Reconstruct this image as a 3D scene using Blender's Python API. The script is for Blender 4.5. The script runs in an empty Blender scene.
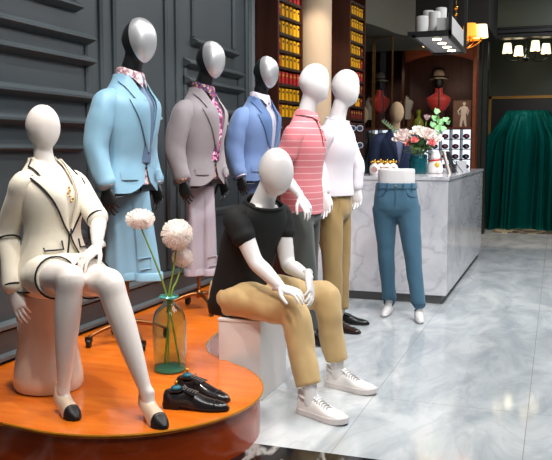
import bpy, bmesh, math, random
from mathutils import Vector, Matrix, noise
from mathutils.bvhtree import BVHTree
random.seed(7)
PI = math.pi
SC = bpy.context.scene
COL = SC.collection

# ------------------------------------------------------------------ camera
CAMH = 1.28
YAW = math.radians(19.445)
PIT = math.radians(5.696)
FPX = 792.0
cf = Vector((-math.sin(YAW)*math.cos(PIT), math.cos(YAW)*math.cos(PIT), -math.sin(PIT)))
cr = Vector((math.cos(YAW), math.sin(YAW), 0))
cu = cr.cross(cf)
def at(u, v, Y):
    """point of the room seen at photo coordinate (u, v) at depth Y into the shop"""
    d = cf + cr*((u-276)/FPX) - cu*((v-230)/FPX)
    return Vector((0, 0, CAMH)) + d*(Y/d.y)
cam_data = bpy.data.cameras.new('camera')
cam = bpy.data.objects.new('camera', cam_data); COL.objects.link(cam)
cam.location = (0, 0, CAMH)
cam.rotation_euler = (PI/2-PIT, 0, YAW)
cam_data.sensor_width = 36; cam_data.sensor_fit = 'HORIZONTAL'
cam_data.lens = 36*FPX/552
cam_data.clip_start = 0.05
SC.camera = cam

# ------------------------------------------------------------------ mesh builder
class MB:
    def __init__(s): s.v = []; s.f = []
    def add(s, vs, fs):
        o = len(s.v); s.v += [Vector(p) for p in vs]; s.f += [tuple(i+o for i in f) for f in fs]; return s
    def join(s, *ms):
        for m in ms: s.add(m.v, m.f)
        return s
    def xf(s, M): s.v = [M @ p for p in s.v]; return s
    def move(s, *d): return s.xf(Matrix.Translation(Vector(d)))
    def rz(s, a): return s.xf(Matrix.Rotation(a, 4, 'Z'))
    def copy(s): m = MB(); m.v = [p.copy() for p in s.v]; m.f = list(s.f); return m

def loft(rings, cap=True, closed=True):
    m = MB(); n = len(rings[0]); vs = [p for r in rings for p in r]; fs = []
    k = n if closed else n-1
    for i in range(len(rings)-1):
        for j in range(k):
            a, b = i*n+j, i*n+(j+1) % n
            fs.append((a, b, b+n, a+n))
    if cap and closed:
        fs.append(tuple(reversed(range(n)))); o = (len(rings)-1)*n; fs.append(tuple(range(o, o+n)))
    return m.add(vs, fs)

def sgp(x, p): return math.copysign(abs(x)**p, x)
def ering(c, ax, ay, rx, ry, n=20, e=1.0):
    c = Vector(c); ax = Vector(ax); ay = Vector(ay)
    return [c + ax*(rx*sgp(math.cos(t), e)) + ay*(ry*sgp(math.sin(t), e)) for t in (2*PI*i/n for i in range(n))]

def cat(P, n=4):
    """smooth resampling of a list of tuples (Catmull-Rom)"""
    P = [tuple(p) for p in P]; out = []
    for i in range(len(P)-1):
        p0 = P[max(i-1, 0)]; p1 = P[i]; p2 = P[i+1]; p3 = P[min(i+2, len(P)-1)]
        for k in range(n):
            t = k/n
            out.append(tuple(.5*(2*b+(c-a)*t+(2*a-5*b+4*c-d)*t*t+(3*b-a-3*c+d)*t**3) for a, b, c, d in zip(p0, p1, p2, p3)))
    out.append(P[-1]); return out

def tube(P, R, n=12, cap='round', flat=1.0, up=None, sm=0, e=1.0):
    """tube along points P; R radius or list; flat = second radius factor across 'up'"""
    if not hasattr(R, '__len__'): R = [R]*len(P)
    if sm:
        Q = cat([tuple(p)+(r,) for p, r in zip(P, R)], sm); P = [Vector(q[:3]) for q in Q]; R = [max(q[3], 1e-4) for q in Q]
    P = [Vector(p) for p in P]; rings = []
    t0 = (P[1]-P[0]).normalized()
    u = Vector(up) if up else (Vector((0, 0, 1)) if abs(t0.z) < .9 else Vector((0, 1, 0)))
    for i, p in enumerate(P):
        t = (P[min(i+1, len(P)-1)]-P[max(i-1, 0)])
        t = t.normalized() if t.length > 1e-9 else t0
        u = (u - t*u.dot(t)); u = u.normalized() if u.length > 1e-6 else t.orthogonal().normalized()
        s = t.cross(u); r = R[i]
        if cap == 'round' and i == 0:
            for a in (80, 55, 28):
                a = math.radians(a); rings.append(ering(p-t*(r*.8*math.sin(a)), s, u, r*math.cos(a), r*flat*math.cos(a), n, e))
        rings.append(ering(p, s, u, r, r*flat, n, e))
        if cap == 'round' and i == len(P)-1:
            for a in (28, 55, 80):
                a = math.radians(a); rings.append(ering(p+t*(r*.8*math.sin(a)), s, u, r*math.cos(a), r*flat*math.cos(a), n, e))
    return loft(rings, cap=(cap is not None))

def box(x0, y0, z0, x1, y1, z1, b=0.0):
    m = MB()
    if b <= 0:
        return m.add([(x, y, z) for z in (z0, z1) for y in (y0, y1) for x in (x0, x1)],
                     [(0, 2, 3, 1), (4, 5, 7, 6), (0, 1, 5, 4), (2, 6, 7, 3), (0, 4, 6, 2), (1, 3, 7, 5)])
    bm = bmesh.new(); bmesh.ops.create_cube(bm, size=1)
    for v in bm.verts: v.co = Vector(((x0+x1)/2+v.co.x*(x1-x0), (y0+y1)/2+v.co.y*(y1-y0), (z0+z1)/2+v.co.z*(z1-z0)))
    bmesh.ops.bevel(bm, geom=bm.edges[:], offset=b, segments=2, affect='EDGES', profile=.6)
    bm.verts.index_update()
    m.add([v.co.copy() for v in bm.verts], [tuple(v.index for v in f.verts) for f in bm.faces]); bm.free(); return m

def lathe(prof, n=28, cap=True):
    """profile [(r, z)]"""
    return loft([[Vector((max(r, 1e-4)*math.cos(2*PI*i/n), max(r, 1e-4)*math.sin(2*PI*i/n), z)) for i in range(n)] for r, z in prof], cap=cap)

def prism(pts, z0, z1):
    """vertical prism on an outline [(x, y)] counter-clockwise"""
    n = len(pts); m = MB()
    return m.add([(x, y, z0) for x, y in pts]+[(x, y, z1) for x, y in pts],
                 [tuple(reversed(range(n))), tuple(range(n, 2*n))]+[(i, (i+1) % n, n+(i+1) % n, n+i) for i in range(n)])

def sphere(c, rx, ry=None, rz=None, nu=20, nv=12):
    ry = ry or rx; rz = rz or rx; c = Vector(c)
    return loft([[c+Vector((rx*math.sin(a)*math.cos(2*PI*i/nu), ry*math.sin(a)*math.sin(2*PI*i/nu), -rz*math.cos(a))) for i in range(nu)]
                 for a in (max(PI*j/nv, .02) if j < nv else PI-.02 for j in range(nv+1))])

def mesh_of(m, name, smooth=True):
    me = bpy.data.meshes.new(name); me.from_pydata([tuple(p) for p in m.v], [], m.f); me.update()
    if smooth:
        me.polygons.foreach_set('use_smooth', [True]*len(me.polygons))
    return me

def fuse(parts, voxel=.008, smooth=3, wrinkle=None):
    """one continuous skin over overlapping closed shapes"""
    m = MB().join(*parts); me = mesh_of(m, 'tmp'); o = bpy.data.objects.new('tmp', me); COL.objects.link(o)
    r = o.modifiers.new('r', 'REMESH'); r.mode = 'VOXEL'; r.voxel_size = voxel; r.use_smooth_shade = True
    if smooth: s = o.modifiers.new('s', 'SMOOTH'); s.factor = .5; s.iterations = smooth
    dg = bpy.context.evaluated_depsgraph_get(); dg.update()
    ev = bpy.data.meshes.new_from_object(o.evaluated_get(dg), depsgraph=dg)
    out = MB()
    nor = [v.normal.copy() for v in ev.vertices]; co = [v.co.copy() for v in ev.vertices]
    if wrinkle: co = [c+n*wrinkle(c) for c, n in zip(co, nor)]
    out.v = co; out.f = [tuple(p.vertices) for p in ev.polygons]
    bpy.data.objects.remove(o); bpy.data.meshes.remove(me); bpy.data.meshes.remove(ev)
    return out

# ------------------------------------------------------------------ objects
def obj(name, m, mat, parent=None, smooth=True, world=False, flat=False, bevel=0, angle=40, solid=0, sub=0, label=None):
    """link ONE mesh object; world=True: the points are room coordinates and are brought into the parent's frame"""
    if world and parent is not None:
        M = pmat(parent).inverted(); m = m.copy().xf(M)
    me = mesh_of(m, name, smooth)
    if smooth and not flat:
        try: me.set_sharp_from_angle(angle=math.radians(angle))
        except Exception: pass
    o = bpy.data.objects.new(name, me); COL.objects.link(o)
    if mat: me.materials.append(mat)
    if parent is not None: o.parent = parent
    if bevel:
        b = o.modifiers.new('bevel', 'BEVEL'); b.width = bevel; b.segments = 2; b.limit_method = 'ANGLE'; b.angle_limit = math.radians(40)
    if solid:
        s = o.modifiers.new('solid', 'SOLIDIFY'); s.thickness = solid; s.offset = -1
        e_ = o.modifiers.new('edges', 'EDGE_SPLIT'); e_.split_angle = math.radians(50)
    if sub:
        s = o.modifiers.new('sub', 'SUBSURF'); s.levels = sub; s.render_levels = sub
    if label: o['label'] = label
    return o
def pmat(o):
    M = Matrix.LocRotScale(o.location, o.rotation_euler, o.scale)
    return pmat(o.parent) @ M if o.parent else M
def tag(o, label, cat_, group=None):
    o['label'] = label; o['category'] = cat_
    if group: o['group'] = group
    return o
def thing(name, label, cat_, loc=(0, 0, 0), rz=0, group=None):
    o = bpy.data.objects.new(name, None); COL.objects.link(o); o.empty_display_size = .1
    o.location = loc; o.rotation_euler = (0, 0, rz); return tag(o, label, cat_, group)
def struct(name, m, mat, **k):
    o = obj(name, m, mat, **k)
    if o.parent is None: o['kind'] = 'structure'
    return o
def dup(root, loc, rz, label=None, group=None):
    r = root.copy(); COL.objects.link(r); r.location = loc; r.rotation_euler = (0, 0, rz)
    if label: r['label'] = label
    if group: r['group'] = group
    for ch in list(root.children):
        c = ch.copy(); COL.objects.link(c); c.parent = r
        for g in list(ch.children):
            d = g.copy(); COL.objects.link(d); d.parent = c
    return r

# ------------------------------------------------------------------ materials
def srgb(h):
    if isinstance(h, str): h = [int(h[i:i+2], 16)/255 for i in (0, 2, 4)]
    return tuple((c/12.92 if c <= .04045 else ((c+.055)/1.055)**2.4) for c in h)+(1,)
MATS = {}
def mat(name, col, rough=.6, metal=0, spec=.5, var=0, vscale=8, bump=0, bscale=60, bdist=.02, bdet=3, emit=None, estr=0, trans=0, ior=1.45, sheen=0, coat=0, alpha=1, bstretch=(1, 1, 1), weave=0, sss=0):
    if name in MATS: return MATS[name]
    m = bpy.data.materials.new(name); m.use_nodes = True; nt = m.node_tree; N = nt.nodes; L = nt.links
    b = N['Principled BSDF']; c = srgb(col)
    b.inputs['Base Color'].default_value = c; b.inputs['Roughness'].default_value = rough; b.inputs['Metallic'].default_value = metal
    b.inputs['Specular IOR Level'].default_value = spec; b.inputs['IOR'].default_value = ior
    b.inputs['Transmission Weight'].default_value = trans; b.inputs['Coat Weight'].default_value = coat
    b.inputs['Sheen Weight'].default_value = sheen; b.inputs['Alpha'].default_value = alpha
    if sss: b.inputs['Subsurface Weight'].default_value = sss; b.inputs['Subsurface Radius'].default_value = (.01, .008, .006)
    tc = N.new('ShaderNodeTexCoord')
    if var:
        n = N.new('ShaderNodeTexNoise'); n.inputs['Scale'].default_value = vscale; n.inputs['Detail'].default_value = 4
        L.new(tc.outputs['Object'], n.inputs['Vector'])
        h = N.new('ShaderNodeHueSaturation'); h.inputs['Color'].default_value = c
        r = N.new('ShaderNodeMapRange'); r.inputs[1].default_value = .3; r.inputs[2].default_value = .7
        r.inputs[3].default_value = 1-var; r.inputs[4].default_value = 1+var
        L.new(n.outputs[0], r.inputs[0]); L.new(r.outputs[0], h.inputs['Value']); L.new(h.outputs[0], b.inputs['Base Color'])
    if bump:
        mp = N.new('ShaderNodeMapping'); mp.inputs['Scale'].default_value = bstretch; L.new(tc.outputs['Object'], mp.inputs[0])
        n = N.new('ShaderNodeTexNoise'); n.inputs['Scale'].default_value = bscale; n.inputs['Detail'].default_value = bdet
        L.new(mp.outputs[0], n.inputs['Vector'])
        bp = N.new('ShaderNodeBump'); bp.inputs['Strength'].default_value = bump; bp.inputs['Distance'].default_value = bdist
        L.new(n.outputs[0], bp.inputs['Height']); L.new(bp.outputs[0], b.inputs['Normal'])
    if emit:
        b.inputs['Emission Color'].default_value = srgb(emit); b.inputs['Emission Strength'].default_value = estr
    MATS[name] = m; return m
def nodes(m): return m.node_tree.nodes, m.node_tree.links, m.node_tree.nodes['Principled BSDF']
def ramp(N, stops, interp='LINEAR'):
    r = N.new('ShaderNodeValToRGB'); r.color_ramp.interpolation = interp
    e = r.color_ramp.elements
    while len(e) < len(stops): e.new(.5)
    for k, (p, c) in zip(e, stops): k.position = p; k.color = srgb(c) if not isinstance(c, tuple) else c
    return r
def mat_marble(name, base, vein, cloud, rough=.15, scale=1.0, tile=None, grout='9a9d9e', rot=.6, dense=.5, coat=0):
    m = mat(name, base, rough=rough, coat=coat); N, L, b = nodes(m)
    tc = N.new('ShaderNodeTexCoord'); mp = N.new('ShaderNodeMapping'); L.new(tc.outputs['Object'], mp.inputs[0])
    mp.inputs['Rotation'].default_value = (.5, .35, rot); mp.inputs['Scale'].default_value = (scale, scale*.45, scale)
    n1 = N.new('ShaderNodeTexNoise'); n1.inputs['Scale'].default_value = 2.2; n1.inputs['Detail'].default_value = 7; n1.inputs['Roughness'].default_value = .6; n1.inputs['Distortion'].default_value = .8
    L.new(mp.outputs[0], n1.inputs['Vector'])
    r1 = ramp(N, [(.33, cloud), (.62, base)]); L.new(n1.outputs[0], r1.inputs[0])
    n2 = N.new('ShaderNodeTexNoise'); n2.inputs['Scale'].default_value = 1.5; n2.inputs['Detail'].default_value = 6; n2.inputs['Distortion'].default_value = 1.6
    L.new(mp.outputs[0], n2.inputs['Vector'])
    s = N.new('ShaderNodeMath'); s.operation = 'SUBTRACT'; s.inputs[1].default_value = .5; L.new(n2.outputs[0], s.inputs[0])
    a = N.new('ShaderNodeMath'); a.operation = 'ABSOLUTE'; L.new(s.outputs[0], a.inputs[0])
    r2 = ramp(N, [(0, (dense,)*3+(1,)), (.035, (0, 0, 0, 1))]); L.new(a.outputs[0], r2.inputs[0])
    mx = N.new('ShaderNodeMix'); mx.data_type = 'RGBA'; L.new(r2.outputs[0], mx.inputs[0]); L.new(r1.outputs[0], mx.inputs[6]); mx.inputs[7].default_value = srgb(vein)
    out = mx.outputs[2]
    if tile:
        sx = N.new('ShaderNodeSeparateXYZ'); L.new(tc.outputs['Object'], sx.inputs[0]); mask = None
        for ax, (off, size) in zip('XY', tile):
            d = N.new('ShaderNodeMath'); d.operation = 'SUBTRACT'; L.new(sx.outputs[ax], d.inputs[0]); d.inputs[1].default_value = off
            q = N.new('ShaderNodeMath'); q.operation = 'PINGPONG'; q.inputs[1].default_value = size/2; L.new(d.outputs[0], q.inputs[0])
            lt = N.new('ShaderNodeMath'); lt.operation = 'LESS_THAN'; lt.inputs[1].default_value = .0017; L.new(q.outputs[0], lt.inputs[0])
            if mask is None: mask = lt
            else:
                k = N.new('ShaderNodeMath'); k.operation = 'MAXIMUM'; L.new(mask.outputs[0], k.inputs[0]); L.new(lt.outputs[0], k.inputs[1]); mask = k
        g = N.new('ShaderNodeMix'); g.data_type = 'RGBA'; L.new(mask.outputs[0], g.inputs[0]); L.new(out, g.inputs[6]); g.inputs[7].default_value = srgb(grout); out = g.outputs[2]
    L.new(out, b.inputs['Base Color']); return m
def mat_spots(name, cols, scale=60, rough=.7):
    if name in MATS: return MATS[name]
    """small printed pattern"""
    m = mat(name, cols[0], rough=rough); N, L, b = nodes(m)
    tc = N.new('ShaderNodeTexCoord'); v = N.new('ShaderNodeTexVoronoi'); v.inputs['Scale'].default_value = scale; L.new(tc.outputs['Object'], v.inputs['Vector'])
    k = len(cols); r = ramp(N, [(i/k, c) for i, c in enumerate(cols)], 'CONSTANT')
    sx = N.new('ShaderNodeSeparateColor'); L.new(v.outputs['Color'], sx.inputs[0]); L.new(sx.outputs[0], r.inputs[0]); L.new(r.outputs[0], b.inputs['Base Color']); return m
def mat_stripes(name, base, line, period, width, rough=.75, phase=0, axis='Z', bump=.25):
    m = mat(name, base, rough=rough, bump=bump, bscale=9, sheen=.1); N, L, b = nodes(m)
    tc = N.new('ShaderNodeTexCoord'); sx = N.new('ShaderNodeSeparateXYZ'); L.new(tc.outputs['Object'], sx.inputs[0])
    d = N.new('ShaderNodeMath'); d.operation = 'SUBTRACT'; L.new(sx.outputs[axis], d.inputs[0]); d.inputs[1].default_value = phase
    q = N.new('ShaderNodeMath'); q.operation = 'PINGPONG'; q.inputs[1].default_value = period/2; L.new(d.outputs[0], q.inputs[0])
    lt = N.new('ShaderNodeMath'); lt.operation = 'LESS_THAN'; lt.inputs[1].default_value = width/2; L.new(q.outputs[0], lt.inputs[0])
    mx = N.new('ShaderNodeMix'); mx.data_type = 'RGBA'; L.new(lt.outputs[0], mx.inputs[0]); mx.inputs[6].default_value = srgb(base); mx.inputs[7].default_value = srgb(line)
    L.new(mx.outputs[2], b.inputs['Base Color']); return m
def mat_wood(name, a, c, rough=.35, scale=3, stretch=(1, 12, 1), coat=0):
    if name in MATS: return MATS[name]
    m = mat(name, a, rough=rough, coat=coat); N, L, b = nodes(m)
    tc = N.new('ShaderNodeTexCoord'); mp = N.new('ShaderNodeMapping'); L.new(tc.outputs['Object'], mp.inputs[0]); mp.inputs['Scale'].default_value = stretch
    n = N.new('ShaderNodeTexNoise'); n.inputs['Scale'].default_value = scale; n.inputs['Detail'].default_value = 6; n.inputs['Distortion'].default_value = .5
    L.new(mp.outputs[0], n.inputs['Vector']); r = ramp(N, [(.3, a), (.7, c)]); L.new(n.outputs[0], r.inputs[0]); L.new(r.outputs[0], b.inputs['Base Color']); return m
# ================================================================== THE SETTING
M_floor = mat_marble('floor_marble_tile', 'ccd0d1', '9aa1a5', 'a3abb0', rough=.075, scale=1.5, tile=((-.866, .773), (3.97, 1.6)), grout='96938e', dense=.25)
M_strip = mat_marble('black_marble', '17181a', 'c9c6c0', '0d0e0f', rough=.12, scale=1.6, rot=1.2, dense=.55)
M_counter = mat_marble('counter_marble', 'e8e6ea', 'a5a4ac', 'cbcad0', rough=.1, scale=1.25, rot=.9, dense=.4, coat=.3)
M_wall = mat('dark_grey_paint', '3f4649', rough=.42, var=.05, vscale=3)
M_wallpost = mat('pale_grey_trim', '7e8688', rough=.5)
M_plinth = mat('grey_plinth', '6d6c6b', rough=.45)
M_olive = mat('olive_plaster', '5b5b50', rough=.8)
M_green = mat('dark_green_wall', '5b614f', rough=.35, var=.06, vscale=2)
M_black = mat('black_metal', '121313', rough=.4)
M_dark = mat('dark_ceiling', '1b1c1b', rough=.8)
M_brown = mat_wood('brown_cabinet_wood', '4a2214', '35170d', rough=.4, scale=2, stretch=(8, 8, .8))
M_brownlit = mat_wood('lit_brown_wood', '8a4526', '6d341c', rough=.4, scale=2, stretch=(1, 8, 8))  # brighter copy of the cabinet wood, its lit look put into the colour
M_beige = mat('beige_plaster', 'd9bd9d', rough=.75, var=.03, vscale=5)
M_gold = mat('polished_gold', 'd8a74e', rough=.25, metal=1)
M_white = mat('white_lacquer', 'e9e7e4', rough=.35)

floor = struct('floor', box(-3.4, 3.15, -.1, 4.0, 16.2, 0), M_floor, smooth=False)
struct('trim_1', box(-3.4, 0.2, -.1, 4.0, 3.15, 0), M_strip, smooth=False)
struct('ceiling', box(-3.4, 0.2, 3.9, 4.0, 16.2, 4.0), M_dark, smooth=False)

def pxY(px, X=-2.66): return -X/math.tan(YAW-math.atan((px-276)/FPX))
WX = -2.66
wl = struct('wall_left', box(-2.8, .2, 0, WX, 6.83, 3.9), M_wall, smooth=False)
LP = [(0, .030), (.010, .030), (.016, .024), (.056, .004), (.062, 0), (.062, -.012), (.050, -.018), (.030, -.026), (.010, -.034), (0, -.036)]
def ledge(y0, y1, z, k=1.0):
    m = MB(); r0 = [Vector((WX+x*k, y0, z+h*k)) for x, h in LP]; r1 = [Vector((WX+x*k, y1, z+h*k)) for x, h in LP]
    return loft([r0, r1])
def bead(y, z0, z1, w=.035, d=.028):
    return prism([(WX-.005, y-w), (WX+d*.5, y-w), (WX+d, y-w*.4), (WX+d, y+w*.4), (WX+d*.5, y+w), (WX-.005, y+w)], z0, z1)
def hbead(y0, y1, z, w=.03, d=.028):
    return loft([[Vector((WX+x, y, z+h)) for x, h in ((-.005, -w), (d*.5, -w), (d, -w*.4), (d, w*.4), (d*.5, w), (-.005, w))] for y in (y0, y1)])
bays = [(1.2, pxY(91)), (pxY(184.5), pxY(239.5))]
for b0, b1 in bays:
    for z in (1.945, 1.815, 1.60, 1.45):
        obj('ledge', ledge(b0, b1, z), M_wall, wl, smooth=False)
    obj('ledge', ledge(b0+.13, b1-.12, 2.115), M_wall, wl, smooth=False)
    for y in (b0+.16, b1-.15): obj('panel_moulding', bead(y, 2.15, 3.7, .022), M_wall, wl, smooth=False)
    for y in (b0+.02, b1-.02): obj('panel_moulding', bead(y, .75, 1.9, .02, .02), M_wall, wl, smooth=False)
    obj('ledge', ledge(b0+.02, b1-.1, 1.30, .6), M_wall, wl, smooth=False)
    obj('panel_moulding', hbead(b0+.1, b1-.1, .78), M_wall, wl, smooth=False)
for px in (104, 117, 167.5, 178, 246):
    obj('panel_moulding', bead(pxY(px), .42, 3.7, .03), M_wall, wl, smooth=False)
M_base = mat('grey_baseboard_paint', '565d60', rough=.35)
bl = struct('baseboard_left', box(WX-.02, .2, 0, WX+.03, 6.83, .36), M_wall, smooth=False)
obj('base_moulding', hbead(.2, 6.83, .385, .022, .05), M_base, bl, smooth=False)
obj('base_moulding', hbead(.2, 6.83, .23, .02, .06), M_base, bl, smooth=False)
struct('trim_2', box(-2.80, 6.79, 0, -2.625, 6.86, 3.9), M_wallpost, smooth=False)
struct('wall_back_left', box(-3.2, 6.86, 0, -2.9, 12.8, 3.9), M_brown, smooth=False)

# bulkhead with the curved olive face
arc = [(-2.35, 8.45), (-2.2, 8.95), (-2.1, 9.35), (-2.02, 9.75), (-1.97, 10.1), (-1.9, 10.32), (-1.78, 10.45)]
q = cat(arc, 4)
struct('trim_3', prism([(-3.1, 8.45)]+[p for p in q]+[(-1.78, 11.9), (-3.1, 11.9)], 2.76, 3.9), M_olive, smooth=False)
struct('trim_4', box(-1.78, 10.45, 2.84, -.86, 11.9, 3.9), M_dark, smooth=False)
# wall with the wide doorway at the back
BY = 12.62
DX0 = at(476.6, 100, BY-.12).x; DX1 = at(487.3, 100, BY).x
struct('wall_back', box(-3.2, 12.64, 0, -1.10, 12.8, 3.9), M_brown, smooth=False)
struct('wall_lintel', box(-1.10, BY, 3.12, 4.0, BY+.25, 3.9), M_green, smooth=False)
struct('trim_5', MB().join(box(DX0, BY-.1, 3.03, 4.0, BY+.3, 3.09), box(DX0+.01, BY-.05, 2.97, 4.0, BY+.2, 3.03), box(DX0, BY-.06, 3.09, 4.0, BY+.27, 3.125)), M_black, smooth=False, bevel=.008)
dr = struct('trim_6', MB().join(box(DX0, BY-.12, 0, DX0+.075, BY+.28, 3.0), box(DX0+.075, BY-.04, 0, DX1, BY+.24, 2.98)), mat('dark_door_frame', '22251f', rough=.35), smooth=False, bevel=.006)
struct('wall_recess_left', box(-1.5, BY+.28, 0, -1.3, 15.4, 3.4), M_green, smooth=False)
struct('wall_recess_back', box(-1.5, 15.3, 0, 4.0, 15.4, 3.4), M_green, smooth=False)
struct('ceiling_recess', box(-1.5, BY+.25, 3.3, 4.0, 15.4, 3.4), mat('glossy_green_ceiling', '39402f', rough=.12), smooth=False)

# ------------------------------------------------------------------ orange platform
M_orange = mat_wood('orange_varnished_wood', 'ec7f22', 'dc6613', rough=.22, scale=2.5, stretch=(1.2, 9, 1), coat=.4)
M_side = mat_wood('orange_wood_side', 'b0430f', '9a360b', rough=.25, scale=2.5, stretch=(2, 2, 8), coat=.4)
C0 = (-1.815, 3.12); R0 = .612; PZ = .2
out = [(-2.62, 2.62), (-2.4, 2.575), (-2.2, 2.548), (-2.05, 2.535)]
for k in range(0, 27):
    a = math.radians(-100+k*6.2)
    out.append((C0[0]+R0*math.cos(a), C0[1]+R0*math.sin(a)))
out += [(-1.74, 3.82), (-1.83, 3.98), (-1.88, 4.2), (-1.92, 4.6), (-1.97, 5.2), (-2.05, 5.8), (-2.25, 6.1), (-2.62, 6.15)]
pl = thing('display_platform', 'low orange varnished wooden display platform with a rounded front along the dark wall', 'platform', (-2.2, 4, 0))
def shrink(pts, d):
    n = len(pts); r = []
    for i in range(n):
        p = Vector(pts[i]); t = (Vector(pts[(i+1) % n])-Vector(pts[i-1])).normalized(); r.append(tuple(p+Vector((-t.y, t.x))*d))
    return r
ins = shrink(out, .012)
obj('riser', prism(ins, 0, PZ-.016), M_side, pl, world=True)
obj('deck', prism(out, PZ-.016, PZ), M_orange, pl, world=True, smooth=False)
obj('edge_trim', tube([Vector((x, y, PZ-.004)) for x, y in out[3:-2]], .0055, 6), mat('brass_yellow_edge', 'd98a1c', rough=.3, metal=.4), pl, world=True)

# ------------------------------------------------------------------ marble counter
ct = thing('sales_counter', 'white veined marble sales counter behind the jeans display', 'counter', (-1.2, 7.2, 0))
CX1 = -.835; CZ = 1.068
obj('front_panel', box(-1.98, 6.62, .075, CX1, 6.64, CZ-.03, .003), M_counter, ct, world=True, smooth=False)
obj('side_panel', box(CX1-.02, 6.64, .075, CX1, 9.85, CZ-.03, .003), M_counter, ct, world=True, smooth=False)
obj('inner_panel', MB().join(box(-1.98, 7.22, .075, -1.42, 7.24, CZ-.03), box(-1.42, 7.22, .075, -1.40, 9.85, CZ-.03), box(-1.98, 6.64, .075, -1.96, 7.22, CZ-.03), box(-1.40, 9.83, .075, CX1-.02, 9.85, CZ-.03)), M_counter, ct, world=True, smooth=False)
obj('countertop', MB().join(box(-1.99, 6.612, CZ-.03, CX1+.008, 7.25, CZ, .003), box(-1.43, 7.25, CZ-.03, CX1+.008, 9.86, CZ, .003)), M_counter, ct, world=True, smooth=False)
obj('plinth', MB().join(box(-1.94, 6.66, 0, CX1-.04, 7.2, .075), box(-1.38, 7.2, 0, CX1-.04, 9.8, .075)), M_plinth, ct, world=True, smooth=False)

# ------------------------------------------------------------------ brown tie-box units
YEL = mat('yellow_box', 'e8a90f', rough=.5, var=.12, vscale=20); RED = mat('red_box', 'b01d1a', rough=.5, var=.15, vscale=20); DRED = mat('dark_red_box', '6b1c16', rough=.5, var=.15, vscale=20)
M_shelf = mat('dark_shelf_board', '2a1509', rough=.5)
ORD = ['first', 'second', 'third', 'fourth', 'fifth', 'sixth', 'seventh', 'eighth', 'ninth', 'tenth', 'eleventh', 'twelfth']
def box_unit(P, ang, width, ztop, pitch, n, pattern, label, where, endw):
    """tall shelf: front face starts at P and runs away at angle ang from the depth axis; the end panel faces the shop door"""
    t = thing('shelf_unit', label, 'shelf', (P[0], P[1], 0), -ang)
    # local frame: +Y along the face, face looks to +X
    D = .3
    obj('end_panel', box(-endw, -.03, 0, .02, 0, 3.7), M_brown, t, smooth=False)
    obj('side_panel', box(-D, width, 0, .02, width+.02, 3.7), M_brown, t, smooth=False)
    obj('back_panel', box(-D-.02, 0, 0, -D, width, 3.7), M_brown, t, smooth=False)
    zs = [ztop-pitch*i for i in range(n+1)]
    for z in zs: obj('shelf', box(-D, 0, z-.012, .012, width, z+.012), M_shelf, t, smooth=False)
    obj('lower_cabinet', box(-D, .002, .02, .01, width-.002, zs[-1]-.014), M_brown, t, smooth=False)
    Mx = pmat(t); sl = width/6
    for i in range(n):
        z = zs[i+1]+.0125; count = {}
        for k in range(6):
            c = pattern[i][k]; count[c] = count.get(c, 0)+1
            m = {'y': YEL, 'r': RED, 'd': DRED}[c]; nm = {'y': 'yellow', 'r': 'red', 'd': 'dark red'}[c]
            h = pitch-.04-random.random()*.008; w = sl*(.5 if c == 'y' else .62); y0 = k*sl+(sl-w)/2+random.uniform(-.003, .003)
            o = thing('tie_box', '%s %s box from left on %s shelf down, %s' % (ORD[count[c]-1], nm, ORD[i], where), 'box', Mx @ Vector((0, y0+w/2, z)), -ang, 'narrow boxes, %s' % where)
            obj('box_body', box(-.2, -w/2, 0, 0, w/2, h, .003), m, o, smooth=False)
            obj('spine_label', box(0, -w/2+.006, h*.62, .0012, w/2-.006, h*.8), M_shelf if c == 'y' else mat('gold_label', 'b98a35', rough=.5), o, smooth=False)
PA = ['rrrrrr', 'ryyyyy', 'dyyyyy', 'ryyyyy', 'ryyyyy', 'rrrrrr', 'yyyyyy', 'ryyyyy', 'rrrrrr', 'ryyyyy']
box_unit((-2.42, 6.89), math.radians(6), .515, 2.80, .152, 8, PA, 'tall brown shelf of yellow and red boxes next to the dark panelled wall', 'brown shelf beside panelled wall', .24)
PB = ['yyyyyy', 'yyyyyy', 'yyyyyy', 'dyyyyd', 'ryyyyr', 'rrrrrr', 'ryyyyd', 'dddyyd', 'dddddd', 'drdddd', 'dddddd', 'drdddd']
box_unit((-2.12, 8.33), math.radians(6), .455, 2.86, .138, 12, PB, 'tall brown shelf of yellow and red boxes beyond the beige column', 'brown shelf beyond beige column', .22)
c = at(314.5, 60, 7.95)
col_ = struct('trim_7', lathe([(.175, 0), (.175, 3.9)], 40), M_beige); col_.location = (c.x, c.y, 0)

# ------------------------------------------------------------------ glass panels with gilt edges
M_glass = mat('clear_glass', 'f2f5f3', rough=.02, trans=1, ior=1.45)
def gpanel(u0, u1, Y, z1, label):
    a = at(u0, 100, Y); b = at(u1, 100, Y); t = thing('glass_screen', label, 'screen', (a.x, Y, 0), 0, 'tall glass screens by the back cabinet'); w = b.x-a.x
    obj('glass_pane', box(.012, -.004, .02, w-.012, .004, z1-.01), M_glass, t, smooth=False)
    for x in (.006, w-.006): obj('gilt_edge', box(x-.008, -.01, 0, x+.008, .01, z1), mat('dull_gilt', '94703c', rough=.35, metal=.8), t, smooth=False)
    obj('top_rail', box(.01, -.008, z1-.012, w-.01, .008, z1), mat('dull_gilt', ''), t, smooth=False)
gpanel(362.5, 373, 10.2, 2.74, 'narrow glass screen with gilt edges beside the brown tie shelf')
gpanel(374, 392.5, 10.22, 2.74, 'wider glass screen with gilt edges in front of the shadowed red bust')

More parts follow.
